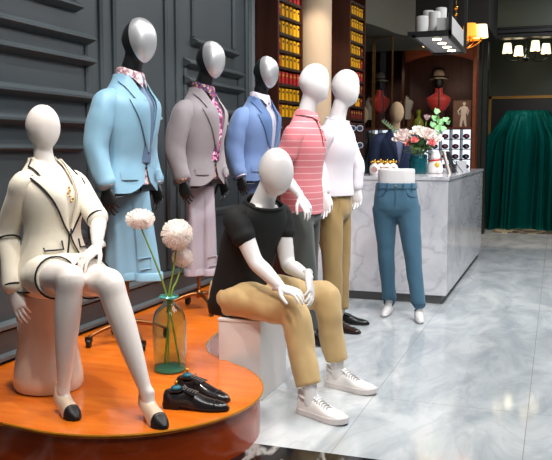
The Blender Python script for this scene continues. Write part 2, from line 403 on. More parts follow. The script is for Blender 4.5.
# ------------------------------------------------------------------ back cabinet
CY0 = 12.15
xl = max(at(360, 100, CY0).x, -2.88); xr = at(476, 100, CY0).x
bc = thing('back_cabinet', 'dark brown open cabinet with a lit red-brown frame along the back wall', 'cabinet', ((xl+xr)/2, CY0, 0))
zt = at(440, 57, CY0).z; zh = at(440, 40, CY0).z; zc = at(456, 127.5, CY0).z
obj('back_panel', box(xl, CY0+.44, 0, xr, CY0+.46, zh), M_brown, bc, world=True, smooth=False)
obj('side_panel', box(xr-.05, CY0, 0, xr, CY0+.44, zh), M_brownlit, bc, world=True, smooth=False)
obj('side_panel', box(xl, CY0, 0, xl+.04, CY0+.44, zh), M_brown, bc, world=True, smooth=False)
xm = at(405, 100, CY0).x
obj('side_panel', box(xm-.05, CY0-.02, zc, xm-.01, CY0+.44, zh), M_brown, bc, world=True, smooth=False)
hd = [(xm, zh), (xr-.05, zh)]+[(xr-.05+(xm-xr+.05)*k/10, zt-.07+.11*math.sin(PI*k/10)) for k in range(11)]
hm = MB(); n_ = len(hd); hm.add([(x, CY0-.03, z) for x, z in hd]+[(x, CY0, z) for x, z in hd], [tuple(range(n_)), tuple(reversed(range(n_, 2*n_)))]+[(i, i+n_, (i+1) % n_+n_, (i+1) % n_) for i in range(n_)])
obj('header', hm, M_brownlit, bc, world=True, smooth=False)
obj('cabinet_top', box(xl+.04, CY0, zh-.03, xr-.05, CY0+.44, zh), M_brown, bc, world=True, smooth=False)
# cubby shelf of rolled ties
cw = at(451, 140, CY0).x-at(440.5, 140, CY0).x; ch = at(456, 129, CY0).z-at(456, 139.2, CY0).z
NC = 10; NR = 5; x1 = at(471, 140, CY0).x; x0 = x1-NC*cw; z1 = zc-.02; z0 = z1-NR*ch
cu_ = thing('cubby_shelf', 'white backlit pigeonhole shelf of rolled ties under the red bust', 'shelf', ((x0+x1)/2, CY0, 0))
M_lit = mat('backlit_panel', 'e6edf2', rough=.6, emit='e4eef8', estr=1.3)
obj('light_panel', box(x0, CY0+.3, z0, x1, CY0+.31, z1), M_lit, cu_, world=True, smooth=False)
M_div = mat('dark_divider', '3b2a33', rough=.4)
for i in range(NC+1): obj('upright', box(x0+i*cw-.006, CY0-.01, z0, x0+i*cw+.006, CY0+.3, z1), M_div, cu_, world=True, smooth=False)
for j in range(NR+1): obj('shelf', box(x0, CY0-.008, z0+j*ch-.006, x1, CY0+.3, z0+j*ch+.006), M_div, cu_, world=True, smooth=False)
obj('top_board', box(xl+.05, CY0-.02, zc-.014, xr-.055, CY0+.42, zc), M_brownlit, cu_, world=True, smooth=False)
obj('base_cabinet', box(x0-.01, CY0, 0, x1+.01, CY0+.4, z0-.008), M_brown, cu_, world=True, smooth=False)
TIE = [('dark red', '6e1a30'), ('navy', '1d2233'), ('wine', '83394c'), ('black', '17171c'), ('plum', '512243')]
random.seed(3)
for i in range(NC):
    for j in range(1, NR):
        nm, c = TIE[(i*3+j*2+(i*j) % 3) % 5]
        side = ORD[NC-1-i]+' column from right'
        o = thing('rolled_tie', '%s rolled tie, %s, %s row down, in backlit shelf' % (nm, side, ORD[NR-1-j]), 'tie', (x0+(i+.5)*cw, CY0+.07, z0+j*ch+.0065), 0, 'rolled ties in the pigeonholes')
        mm = mat('tie_'+nm.replace(' ', '_'), c, rough=.5)
        obj('roll', sphere((0, 0, .037), .052, .045, .037, 14, 8), mm, o); obj('tie_tip', sphere((.012, -.04, .035), .016, .006, .016, 10, 6), mat('tie_tip', 'a9858f', rough=.6), o)

# ------------------------------------------------------------------ doorway recess: rug, draped thing, gilt framed panel
rg = obj('patterned_rug', box(-.93, 12.85, 0, 2.4, 15.0, .012), mat_spots('woven_rug', ['6b6350', '8a8168', '4a4638', 'a49a80', '39362c'], 7), smooth=False); tag(rg, 'patterned grey-beige rug under the draped teal velvet', 'rug')
gp = thing('gilt_framed_panel', 'large dark panel with a thin gilt frame behind the teal velvet drape', 'picture', (0, 15.2, 0))
xa = at(490.5, 100, 15.2).x; za = at(520, 97.5, 15.2).z
obj('picture_board', box(xa, 15.22, .0, 2.6, 15.29, za), mat('near_black_panel', '1a1614', rough=.3), gp, world=True, smooth=False)  # plain dark panel inside the gilt frame, without an image
obj('gilt_frame', MB().join(box(xa-.03, 15.19, 0, xa+.02, 15.29, za+.03), box(xa-.03, 15.19, za-.02, 2.6, 15.29, za+.03)), mat('dull_gilt', ''), gp, world=True, smooth=False)
def drape():
    xL = at(485, 160, 13.5).x; xR = at(566, 160, 13.5).x; cx = (xL+xR)/2; hx = (xR-xL)/2; cy = 14.05; hy = .62; H = at(530, 110, 13.6).z; N = 480
    random.seed(11); ph = [random.uniform(0, 6.3) for _ in range(8)]
    fold = lambda t, k: math.sin(t*13+ph[0]+1.6*math.sin(3*t)+.9*k)*.6+math.sin(t*29+ph[1]+k*1.9)*.42+math.sin(t*61+ph[2]+3*k)*.14
    prof = [(0, .54, .62), (.02, .58, .68), (.08, .66, .80), (.15, .77, .90), (.21, .90, .94), (.28, .955, .96), (.4, .975, .97), (.7, .99, .985), (.95, 1.01, 1.01), (1, 1.04, 1.05)]
    rows = []
    for s_, fx, fy in cat(prof, 6):
        z = H*(1-s_)+.012*s_; amp = .008+.10*min(1, max(0, s_-.02)*2.2)+.02*s_; ring = []
        for k in range(N):
            t = 2*PI*k/N; ct, st = math.cos(t), math.sin(t); w = fold(t, s_*1.2)
            ring.append(Vector((cx+sgp(ct, .5)*hx*fx+ct*amp*w, cy+sgp(st, .5)*hy*fy+st*amp*w*1.5, z+(.008*w if s_ > .05 else 0)*(1-s_))))
        rows.append(ring)
    topc = [[Vector((cx+(p.x-cx)*f, cy+(p.y-cy)*f, p.z+(1-f)*.02)) for p in rows[0]] for f in (.3, .7, .93)]
    return loft(topc+rows)
dp = obj('velvet_drape', drape(), mat('teal_velvet', '04453f', rough=.42, spec=.5, sheen=0, bump=.4, bscale=5, bstretch=(2, 2, .25), bdist=.06, bdet=1), angle=80); MATS['teal_velvet'].node_tree.nodes['Principled BSDF'].inputs['Specular Tint'].default_value = srgb('2fb0a8')
tag(dp, 'dark teal velvet cloth draped in folds over a tall object on the rug', 'drape')
# ================================================================== MANNEQUINS
# figure frame: x = the figure's left, -y = the way it faces, z = up
M_skin = mat('white_mannequin', 'e0dddc', rough=.38)
M_skinw = mat('ivory_mannequin', 'eae2dc', rough=.38)
M_blackskin = mat('black_mannequin', '17191a', rough=.4)
M_silver = mat('brushed_silver', 'e2e2e4', rough=.42, metal=.85)
M_bronze = mat('bronze_stand', '8a5a33', rough=.35, metal=.9)
M_btn = mat('dark_button', '22201f', rough=.4)

class Surf:
    def __init__(s, rows, e=.9, amp=0, fr=6, seed=0):
        s.r = rows; s.e = e; s.amp = amp; s.fr = fr; s.sd = Vector((seed*3.1, seed*1.7, seed))
    def row(s, z):
        R = s.r
        if z <= R[0][0]: return R[0][1:]
        if z >= R[-1][0]: return R[-1][1:]
        for i in range(len(R)-1):
            if R[i][0] <= z <= R[i+1][0]: break
        z0, z1 = R[i][0], R[i+1][0]; t = (z-z0)/(z1-z0); h = z1-z0; o = []
        for k in range(1, len(R[0])):
            y0, y1 = R[i][k], R[i+1][k]
            m0 = (R[i+1][k]-R[i-1][k])/(R[i+1][0]-R[i-1][0]) if i > 0 else (y1-y0)/h
            m1 = (R[i+2][k]-y0)/(R[i+2][0]-z0) if i+2 < len(R) else (y1-y0)/h
            t2, t3 = t*t, t*t*t
            o.append((2*t3-3*t2+1)*y0+(t3-2*t2+t)*h*m0+(-2*t3+3*t2)*y1+(t3-t2)*h*m1)
        return o
    def pt(s, phi, z, off=0):
        cy, rx, ry = s.row(z)[:3]; sn, cs = math.sin(phi), math.cos(phi)
        x = rx*sgp(sn, s.e); y = cy-ry*sgp(cs, s.e)
        n = Vector((sn/max(rx, .02), -cs/max(ry, .02), 0)).normalized()
        if s.amp: off = off+s.amp*noise.noise(Vector((x*s.fr, y*s.fr, z*s.fr*.7))+s.sd)
        return Vector((x, y, z))+n*off
    def ph(s, x, z):
        rx = s.row(z)[1]; q = max(-1, min(1, x/max(rx, 1e-3))); return math.asin(sgp(q, 1/s.e))
    def xz(s, x, z, off=0): return s.pt(s.ph(x, z), z, off)
    def ring(s, z, off=0, n=40): return [s.pt(2*PI*i/n, z, off) for i in range(n)]
    def shell(s, z0, z1, off=0, n=40, rows=24, cap=True, tilt=0):
        return loft([[s.pt(2*PI*k/n, z0+(z1-tilt*math.cos(2*PI*k/n)-z0)*i/rows, off) for k in range(n)] for i in range(rows+1)], cap=cap)

def fold_fn(amp, f=(9, 9, 5), seed=0):
    sd = Vector((seed*5.3, seed*2.1, seed*.7))
    return lambda c: amp*(noise.noise(Vector((c.x*f[0], c.y*f[1], c.z*f[2]))+sd)+.5*noise.noise(Vector((c.x*f[0]*2.3, c.y*f[1]*2.3, c.z*f[2]*2.3))+sd))

def egg(c, rx, ry, rz, tilt=0, yaw=0, nu=36, nv=24):
    """faceless mannequin head: long oval, flat face plane, narrower chin"""
    m = MB(); rings = []
    for j in range(nv+1):
        a = PI*min(max(j/nv, .012), .988); zz = -math.cos(a); w = math.sin(a); ring = []
        for i in range(nu):
            b = 2*PI*i/nu; x = math.sin(b)*w; y = -math.cos(b)*w
            low = max(0, -zz)
            x *= 1-.17*low**1.6
            if y > 0: y *= 1-.42*low**.9                 # back of the head tucks into the neck
            else: y = y*(1-.04*low)-.09*low*(w > .05)     # chin forward
            if y < -.72: y = -.72+(y+.72)*.55            # flat face plane
            ring.append(Vector((x*rx, y*ry, zz*rz)))
        rings.append(ring)
    m = loft(rings)
    return m.xf(Matrix.Translation(Vector(c)) @ Matrix.Rotation(yaw, 4, 'Z') @ Matrix.Rotation(tilt, 4, 'X'))

def hand(w, d, n, side, curl=(.35, .35, .25), sc=1.0, thumb=.55, spread=.05, fore=None):
    """w wrist, d finger direction, n palm normal (the way the palm faces), side +1/-1 where the thumb sits along d x n"""
    d = Vector(d).normalized(); n = Vector(n); n = (n-d*n.dot(d)).normalized(); s = d.cross(n)*side
    w = Vector(w); P = lambda a, b, c_: w+(d*a+s*b+n*c_)*sc
    parts = []
    pal = [(-.025, .026, .020), (0, .027, .019), (.025, .034, .018), (.05, .040, .0165), (.075, .0415, .0145), (.093, .039, .012), (.1, .033, .008)]
    if fore: pal = [(-fore, .030, .027)]+pal
    parts.append(loft([ering(P(a, 0, .002), s, n, b*sc, c_*sc, 18, .85) for a, b, c_ in pal]))
    L = [.070, .079, .073, .057]; B = [.029, .0100, -.0095, -.0285]; BD = [.088, .092, .089, .08]; R = [.0088, .009, .0086, .0076]
    for k in range(4):
        p = P(BD[k]-.02, B[k], 0); ang = 0; pts = [p]; rr = [R[k]*sc*1.02]
        sp = s*((1.5-k)*spread)
        pts.append(P(BD[k], B[k], 0)); rr.append(R[k]*sc*1.02)
        for q, frac in enumerate((.45, .30, .25)):
            ang += curl[q]*(1+.10*k)
            dr = (d*math.cos(ang)+n*math.sin(ang)+sp*math.cos(ang)).normalized()
            pts.append(pts[-1]+dr*(L[k]*frac*sc)); rr.append(R[k]*sc*(.96-.1*(q+1)))
        parts.append(tube(pts, rr, 10))
    p0 = P(.018, .024, .004); t1 = (d*.72+s*.62+n*.35*thumb/.55).normalized(); t2 = (d*.9+s*.28+n*.5*thumb/.55).normalized(); t3 = (d*.97+s*.05+n*.5*thumb/.55).normalized()
    p1 = p0+t1*.042*sc; p2 = p1+t2*.03*sc; p3 = p2+t3*.024*sc
    parts.append(tube([p0, p1, p2, p3], [.0135*sc, .0115*sc, .0098*sc, .0078*sc], 10))
    return fuse(parts, .0034, 2)

def limb(pts, r, n=16, flat=1.0, up=None): return tube(pts, r, n, sm=4, flat=flat, up=up)

def garment_tube(pts, r, n=18, flat=1.0, up=None, amp=.004, seed=0, sm=6):
    m = tube(pts, r, n, sm=sm, flat=flat, up=up); f = fold_fn(amp, (14, 14, 11), seed)
    m.v = [v+Vector((f(v), f(v+Vector((3, 1, 2))), 0)) for v in m.v]; return m

# ---------------------------------------------------------------- suit mannequins on wheeled stands
JK = [(.84, .012, .206, .140), (.90, .01, .206, .140), (.97, .006, .200, .135), (1.08, 0, .180, .124), (1.17, -.008, .188, .132), (1.28, -.012, .206, .146),
      (1.37, -.014, .210, .142), (1.415, -.012, .200, .124), (1.45, -.012, .168, .098), (1.485, -.012, .128, .083), (1.52, -.012, .094, .073), (1.555, -.012, .078, .068)]
def strip_on(S, rows, off, thick=.004):
    """thin cloth strip lying on S; rows = [(z, x_inner, x_outer, [extra offset])]"""
    a, b = [], []
    for r in rows:
        z, xi, xo = r[:3]; ex = r[3] if len(r) > 3 else 0
        a.append([S.xz(xi+(xo-xi)*k/5, z, off+ex*(1-k/5)+.004*math.sin(PI*k/5)) for k in range(6)])
    m = MB(); n = len(a)
    vs = [p for r in a for p in r]; fs = [(i*6+j, i*6+j+1, i*6+j+7, i*6+j+6) for i in range(n-1) for j in range(5)]
    return m.add(vs, fs)
def suit_figure(name, label, loc, th, sc, HY, group, pattern):
    """pattern: dict of materials jacket, lapel, shirt, tie, cuff"""
    t = thing(name, label, 'mannequin', loc, th, group); t.scale = (sc, sc, sc)
    S = Surf(JK, .88, .010, 6.5, seed=len(label) % 7)
    # --- body: head, neck, chest core, arms, hands: one continuous figure
    arms = {}
    for sd in (-1, 1):
        arms[sd] = [(sd*.15, .005, 1.405), (sd*.205, .008, 1.36), (sd*.232, .03, 1.24), (sd*.246, .036, 1.13), (sd*.250, .008, 1.02), (sd*.250, -.03, .92)]
    core = [S.shell(.98, 1.53, -.03, 28, 12)]
    core.append(limb([(0, -.004, 1.46), (0, -.022, 1.54), (0, -.05, 1.62), (0, -.065, 1.68)], [.070, .060, .057, .05]))
    core.append(egg((0, -.086, 1.730), .083, .110, .124, .10, HY))
    for sd in (-1, 1): core.append(limb(arms[sd], [.045, .05, .042, .036, .031, .026]))
    body = fuse(core, .009, 4)
    for sd in (-1, 1):
        w = Vector(arms[sd][-1]); body.join(hand(w, (sd*.0, -.22, -1), (-sd, .1, 0), -1 if sd < 0 else 1, (.3, .4, .3), 1.0, fore=.05).copy())
    obj('body', body, M_blackskin, t)
    fp = egg((0, -.089, 1.731), .0865, .114, .129, .10, HY); keep = []
    for f in fp.f:
        c = sum((fp.v[i] for i in f), Vector())/len(f)
        keep.append(f)
    b_ = bmesh.new(); tm = mesh_of(fp, 'tmp'); b_.from_mesh(tm); bpy.data.meshes.remove(tm)
    nrm = Matrix.Rotation(HY, 3, 'Z') @ Vector((0, 1, -.22)).normalized()
    bmesh.ops.bisect_plane(b_, geom=b_.verts[:]+b_.edges[:]+b_.faces[:], plane_co=(0, -.104, 1.731), plane_no=nrm, clear_outer=True)
    b_.verts.index_update(); pm = MB().add([v.co.copy() for v in b_.verts], [tuple(v.index for v in f.verts) for f in b_.faces]); b_.free()
    obj('face_plate', pm, M_silver, t, solid=.005, label='silver face plate')
    # --- shirt and tie
    obj('shirt', S.shell(.93, 1.545, -.010, 40, 20, cap=False), pattern['shirt'], t, solid=.003)
    col = []
    for sd in (-1, 1):
        rows = []
        for k in range(13):
            a = PI*k/12; rr = .070; px = sd*rr*math.sin(a); py = -.030-.074*math.cos(a)*1.0; drop = .030*math.cos(a) if a < PI/2 else 0
            tip = max(0, 1-k/3.0)
            rows.append([Vector((px*.98, py+.004, 1.590-drop*.9-.006)), Vector((px*1.08+sd*.002, py-.004*math.cos(a), 1.575-drop)), Vector((px*1.14+sd*.020*tip, py-.008*math.cos(a)-.008*tip, 1.545-drop*1.15-.040*tip))])
        m = MB(); vs = [p for r in rows for p in r]; m.add(vs, [(i*3+j, i*3+j+1, i*3+j+4, i*3+j+3) for i in range(12) for j in range(2)]); col.append(m)
    obj('shirt_collar', MB().join(*col), pattern['shirt'], t, solid=.003)
    if pattern.get('tie'):
        tie = [(1.525-.47*k/14, .020+.022*(k/14) if k > 1 else .017) for k in range(15)]
        m = MB(); rows = []
        for z, w in tie:
            rows.append([S.xz(-w, z, .000), S.xz(-w*.5, z, .010), S.xz(w*.5, z, .010), S.xz(w, z, .000)])
        m.add([p for r in rows for p in r], [(i*4+j, i*4+j+1, i*4+j+5, i*4+j+4) for i in range(14) for j in range(3)])
        knot = loft([ering(S.xz(0, 1.535-.04*k/3, .013), (1, 0, 0), (0, 1, 0), .025-.003*k, .014, 12) for k in range(4)])
        obj('tie', m.join(knot), pattern['tie'], t, solid=.004)
    # --- jacket shell, open at the front
    ZB, ZT, ZBUT = .885, 1.548, 1.115
    def gap(z):
        if z > ZBUT: return .004+.072*((z-ZBUT)/(ZT-ZBUT))**.9
        return .004+.05*((ZBUT-z)/(ZBUT-ZB))**1.8
    jk = MB(); NU, NV = 30, 34
    for sd in (-1, 1):
        vs = []
        for i in range(NV+1):
            v = i/NV
            for k in range(NU+1):
                u = k/NU
                zb = ZB+.06*max(0, 1-u*5.0)**2.0+.004*u
                z = ZT+(zb-ZT)*v; g = S.ph(gap(z), z); phi = g+u*(PI-g)
                over = .004*(sd > 0) if z < ZBUT+.1 else 0
                flare = .008*max(0, (1.0-z)/.16)
                vs.append(S.pt(sd*phi, z, .004+flare-over))
        fs = [(i*(NU+1)+k, i*(NU+1)+k+1, (i+1)*(NU+1)+k+1, (i+1)*(NU+1)+k) for i in range(NV) for k in range(NU)]
        if sd > 0: fs = [tuple(reversed(f)) for f in fs]
        jk.add(vs, fs)
    sl = MB()
    for sd in (-1, 1):
        a = arms[sd]
        P = [(sd*.09, .0, 1.420), (sd*.15, .002, 1.406), (sd*.188, .006, 1.382), (sd*.207, .012, 1.33), (sd*.230, .030, 1.24), (sd*.245, .036, 1.13), (sd*.250, .010, 1.02), (sd*.250, -.022, .945)]
        m = tube(P, [.040, .056, .066, .070, .066, .059, .052, .047], 22, sm=6, cap='round', flat=1.12, up=(0, 1, 0))
        f = fold_fn(.0075, (9, 9, 7), sd+len(label)); m.v = [v+Vector((f(v)*sd, f(v+Vector((2, 2, 2))), 0)) for v in m.v]
        sl.join(m)
    jo = obj('jacket', jk.join(sl), pattern['jacket'], t, solid=.004)
    # lapels, collar, pockets, buttons
    for sd in (-1, 1):
        rows = []
        for k in range(16):
            q = k/15; z = ZBUT+(1.405-ZBUT)*q; w = .004+.088*min(1, q*1.12)**.85
            rows.append((z, sd*(gap(z)-.003), sd*(gap(z)+w), .010*q))
        obj('lapel', strip_on(S, rows, .010), pattern['lapel'], jo, solid=.004)
        rows = []
        for k in range(10):
            q = k/9; z = 1.398+(1.535-1.398)*q; w = .064-.022*q if k else .050
            rows.append((z, sd*(gap(z)-.004), sd*(min(gap(z)+w, S.row(z)[1]*.995)), .010))
        obj('collar', strip_on(S, rows, .012), pattern['lapel'], jo, solid=.004)
        rows = [(z, sd*.085, sd*.172) for z in (1.005, .99, .975, .96)]
        obj('pocket_flap', strip_on(S, rows, .013), pattern['jacket'], jo, solid=.004)
    bk = loft([ering((0, -.014, 1.525+.014*k), (1, 0, 0), (0, 1, 0), .084-.003*k, .076-.003*k, 28) for k in range(3)], cap=False)
    keepf = [f for f in bk.f if sum(bk.v[i].y for i in f)/4 > -.04]; bk.f = keepf
    obj('collar', bk, pattern['lapel'], jo, solid=.006)
    obj('breast_pocket', strip_on(S, [(1.315, .085, .165), (1.300, .085, .165)], .008), pattern['lapel'], jo, solid=.003)
    for z in (ZBUT-.005, ZBUT-.09):
        p = S.xz(-.012 if z < ZBUT-.02 else 0.0, z, .010)
        obj('button', lathe([(.004, -.003), (.009, -.002), (.010, .001), (.007, .004)], 14).xf(Matrix.Translation(p) @ Matrix.Rotation(PI/2, 4, 'X')), M_btn, jo)
    for sd in (-1, 1):
        obj('shirt_cuff', tube([(sd*.250, -.022, .95), (sd*.250, -.033, .922)], [.040, .039], 18, cap=None, flat=1.1, up=(0, 1, 0)), pattern['cuff'], t, solid=.003)
    # wheeled stand
    obj('pole', tube([(0, .02, .10), (0, .02, 1.0)], .0125, 12), M_bronze, t)
    hz = .865; obj('hanger_bar', tube([(-.15, -.0, hz), (.15, -.0, hz)], .007, 10), mat('chrome_bar', 'b9bcc0', rough=.2, metal=1), t)
    obj('hanger_bracket', MB().join(tube([(-.13, .0, hz), (-.13, .0, hz+.09), (0, .02, hz+.1)], .006, 8), tube([(.13, .0, hz), (.13, .0, hz+.09), (0, .02, hz+.1)], .006, 8)), M_black, t)
    for k in range(4):
        a = PI/4+k*PI/2+.15; ca, sa = math.cos(a), math.sin(a); y0 = .02
        g = obj('stand_leg', tube([(0, y0, .115), (ca*.06, y0+sa*.06, .118), (ca*.15, y0+sa*.15, .095), (ca*.23, y0+sa*.23, .062)], [.018, .016, .012, .010], 10, sm=3), M_bronze, t)
        c_ = Vector((ca*.235, y0+sa*.235, .026))
        obj('caster', MB().join(lathe([(.012, -.014), (.024, -.012), (.026, 0), (.024, .012), (.012, .014)], 18).xf(Matrix.Translation(c_) @ Matrix.Rotation(PI/2, 4, 'X') @ Matrix.Rotation(.4*k, 4, 'Y')), box(c_.x-.012, c_.y-.02, .03, c_.x+.012, c_.y+.02, .062, .004)), M_black, g)
    obj('pole_collar', lathe([(.018, .09), (.026, .1), (.026, .13), (.016, .145)], 16).move(0, .02, 0), M_bronze, t)
    return t
def hung_trousers(label, root, sc, w0, w1, length, M_, M_cuff, yaw=0, z=.865):
    """trousers folded over the hanger bar under a jacket"""
    p = pmat(root) @ Vector((0, -.0, 0)); t = thing('hanging_trousers', label, 'trousers', p, root.rotation_euler.z+yaw, 'suit trousers hung under the jackets'); t.scale = (sc, sc, sc)
    rows = []; N = 120
    for i in range(25):
        s = i/24; zz = z+.012-length*s; hw = (w0+(w1-w0)*s**1.2)/2; hd = .016+.034*min(1, s*3)-.004*s; ring = []
        for k in range(N):
            a = 2*PI*k/N; x = hw*sgp(math.cos(a), .7); y = hd*sgp(math.sin(a), .7)
            y += .007*math.sin(x*30+1.5*s)*min(1, s*2)+ (.030*math.exp(-((x-.012)/.010)**2)*(-1 if math.sin(a) > 0 else 1))*min(1, s*1.6)+.010*math.exp(-((x+.085)/.02)**2)*(1 if math.sin(a) > 0 else -1)*min(1, s*2)
            ring.append(Vector((x+.02*(w1 > .3)*s, y, zz)))
        rows.append(ring)
    top = [[Vector((v.x, v.y*f, v.z+dz)) for v in rows[0]] for f, dz in ((.2, .010), (.75, .006))]
    obj('trouser_cloth', loft(top+rows), M_, t)
    # turn-ups: two hem bands
    for s0, xa, xb, dz in ((-1, -.5, .02, 0), (1, .04, .5, -.006)):
        cx = (xa+xb)/2*w1+.02*(w1 > .3); hw = (xb-xa)/2*w1
        ring = lambda zz, e: ering((cx, -.004*s0, zz), (1, 0, 0), (0, 1, 0), hw+e, .047+e, 32, .6)
        zb = z+.012-length+dz
        obj('turn_up', loft([ring(zb+.045, .002), ring(zb+.04, .006), ring(zb, .007), ring(zb-.004, .003)]), M_cuff, t)
    obj('back_pocket', tube([(.03+.02*(w1 > .3), -.052, z-length+.14), (.10+.02*(w1 > .3), -.050, z-length+.145), (.10+.02*(w1 > .3), -.050, z-length+.08), (.04+.02*(w1 > .3), -.053, z-length+.075)], .0035, 8), M_cuff, t)
    return t

def cloth(name, c, bump=.5, bs=9, rough=.7, sheen=.15, var=.03, st=(1, 1, .55)): return mat(name, c, rough=rough, bump=min(1, bump*1.1), bscale=bs*.55, bdist=.06, bdet=1.2, sheen=sheen, var=var, vscale=200, bstretch=st)
M_sky = cloth('sky_blue_wool', '7fa9c0', rough=.5); M_grey = cloth('taupe_grey_wool', '8d8588'); M_navy = cloth('mid_blue_wool', '6781ae')
M_navyl = cloth('darker_blue_lapel', '4f6c99'); M_wshirt = cloth('pale_lilac_shirt', 'd5cedb', .1)
P_blue = dict(jacket=M_sky, lapel=M_sky, shirt=mat_spots('pink_floral_shirt', ['d8b9b9', 'b48a8e', 'e6d4d2', '8d6a78', 'd7c3c6'], 75), tie=mat('slate_blue_tie', '5f7590', rough=.45), cuff=mat_spots('pink_floral_shirt', []))
P_grey = dict(jacket=M_grey, lapel=M_grey, shirt=mat_spots('purple_floral_shirt', ['3d2f5c', '5d3c70', '8a3c62', '2c2a4c', 'b58f6a'], 70), tie=mat_spots('pink_floral_tie', ['d993b4', 'b43c78', '7a2a5c', 'e6c6d6', '5a2a58'], 60), cuff=mat_spots('purple_floral_shirt', []))
P_navy = dict(jacket=M_navy, lapel=M_navyl, shirt=M_wshirt, tie=cloth('silver_lilac_tie', 'a9a6b8', .15, rough=.5), cuff=M_wshirt)
f1 = suit_figure('suit_mannequin', 'black mannequin with silver face in a sky blue suit jacket on a wheeled stand', (-2.235, 3.87, PZ), math.radians(86), .965, math.radians(-14), 'suited mannequins along the dark wall', P_blue)
f2 = suit_figure('suit_mannequin', 'black mannequin with silver face in a taupe grey blazer and floral tie', (-2.245, 4.84, PZ), math.radians(82), .965, math.radians(-12), 'suited mannequins along the dark wall', P_grey)
f3 = suit_figure('suit_mannequin', 'black mannequin with silver face in a mid blue jacket, farthest of the suits', (-2.185, 5.75, PZ), math.radians(74), .965, math.radians(-4), 'suited mannequins along the dark wall', P_navy)
hung_trousers('sky blue trousers hung over the bar of a stand under the matching jacket', f1, .965, .24, .33, .50, M_sky, M_sky, yaw=math.radians(-55))
hung_trousers('grey trousers hung over the bar of a stand under the taupe blazer', f2, .965, .20, .23, .62, cloth('silver_grey_trousers', 'a59ba3', rough=.45), cloth('silver_grey_trousers', ''), yaw=math.radians(-35))
hung_trousers('blue trousers hung below the mid blue jacket behind the seated mannequin', f3, .965, .22, .26, .56, M_navy, M_navy, yaw=math.radians(-20))
# ---------------------------------------------------------------- shoes
def shoe_rings(prof, n=20, e=.75):
    """prof: (y, half width, base z, top z, x offset); the flat bottom stays at base z"""
    rings = []
    for y, hw, zb, zt, xo in prof:
        r = []
        for k in range(n):
            a = 2*PI*k/n; ca, sa = math.cos(a), math.sin(a)
            x = hw*sgp(ca, e); z = (zt-zb)*sgp(sa, .8) if sa > 0 else .012*0
            r.append(Vector((x+xo, y, zb+z+(0 if sa > 0 else -.001*abs(sa)))))
        rings.append(r)
    return loft(rings)
def outline_slab(pts, z0, z1, lift=None):
    """sole: outline [(y, half width, x offset)]; lift(y) raises it"""
    L_ = [(xo+hw, y) for y, hw, xo in pts]; R_ = [(xo-hw, y) for y, hw, xo in pts]; o = L_+list(reversed(R_)); m = prism(list(reversed(o)), z0, z1)
    if lift: m.v = [Vector((v.x, v.y, v.z+lift(v.y))) for v in m.v]
    return m
def sneaker(parent, heel, toe, z0, mats, side=1, name='sneaker', label=None):
    """low lace-up sneaker from heel point to toe point (room coordinates)"""
    h = Vector((heel[0], heel[1], z0)); d = Vector((toe[0]-heel[0], toe[1]-heel[1], 0)); L = d.length; ang = math.atan2(d.y, d.x)+PI/2
    M = Matrix.Translation(h) @ Matrix.Rotation(ang, 4, 'Z') @ Matrix.Diagonal((L/.29, L/.29, L/.29, 1))
    W = lambda m: m.xf(M)
    up = [(0, .020, .028, .050, 0), (-.008, .030, .028, .085, 0), (-.03, .035, .028, .092, 0), (-.07, .038, .028, .083, 0), (-.105, .040, .028, .088, .001*side), (-.14, .043, .028, .078, .002*side),
          (-.175, .047, .028, .062, .003*side), (-.21, .048, .028, .052, .004*side), (-.245, .043, .028, .045, .003*side), (-.272, .030, .028, .036, .001*side), (-.284, .014, .028, .031, 0)]
    o = obj(name, W(shoe_rings(cat(up, 3))), mats['upper'], parent, world=True, label=label)
    so = [(.006, .012, 0), (.004, .024, 0), (-.008, .035, 0), (-.04, .039, 0), (-.09, .040, .001*side), (-.14, .045, .002*side), (-.19, .051, .003*side), (-.23, .050, .003*side), (-.262, .040, .002*side), (-.283, .024, 0), (-.291, .010, 0)]
    obj('sole', W(outline_slab(so, 0, .030, lambda y: .010*max(0, (-y-.23)/.06)**2)), mats['sole'], o, world=True, bevel=.004)
    obj('collar', W(tube([Vector((.036*math.cos(a)*1.0, -.055+.048*math.sin(a), .090+.010*math.sin(a))) for a in (2*PI*k/20 for k in range(21))], .008, 8, cap=None)), mats['upper'], o, world=True)
    obj('tongue', W(loft([ering((0, -.098-.013*k, .100-.0075*k), (1, 0, 0), (0, .5, .86), .020, .006, 12) for k in range(6)])), mats['upper'], o, world=True)
    lc = MB()
    for k in range(6):
        y = -.108-.014*k; z = .0905-.0062*k
        lc.join(tube([(-.022, y+.006, z-.010), (-.008, y, z+.004), (.012, y-.004, z+.004), (.024, y-.008, z-.010)], .0028, 6, sm=2), tube([(.022, y+.006, z-.010), (.008, y, z+.005), (-.012, y-.004, z+.005), (-.024, y-.008, z-.010)], .0028, 6, sm=2))
    obj('laces', W(lc), mats['lace'], o, world=True)
    obj('heel_tab', W(box(-.010, -.004, .07, .010, .008, .112, .003)), mats['upper'], o, world=True)
    return o
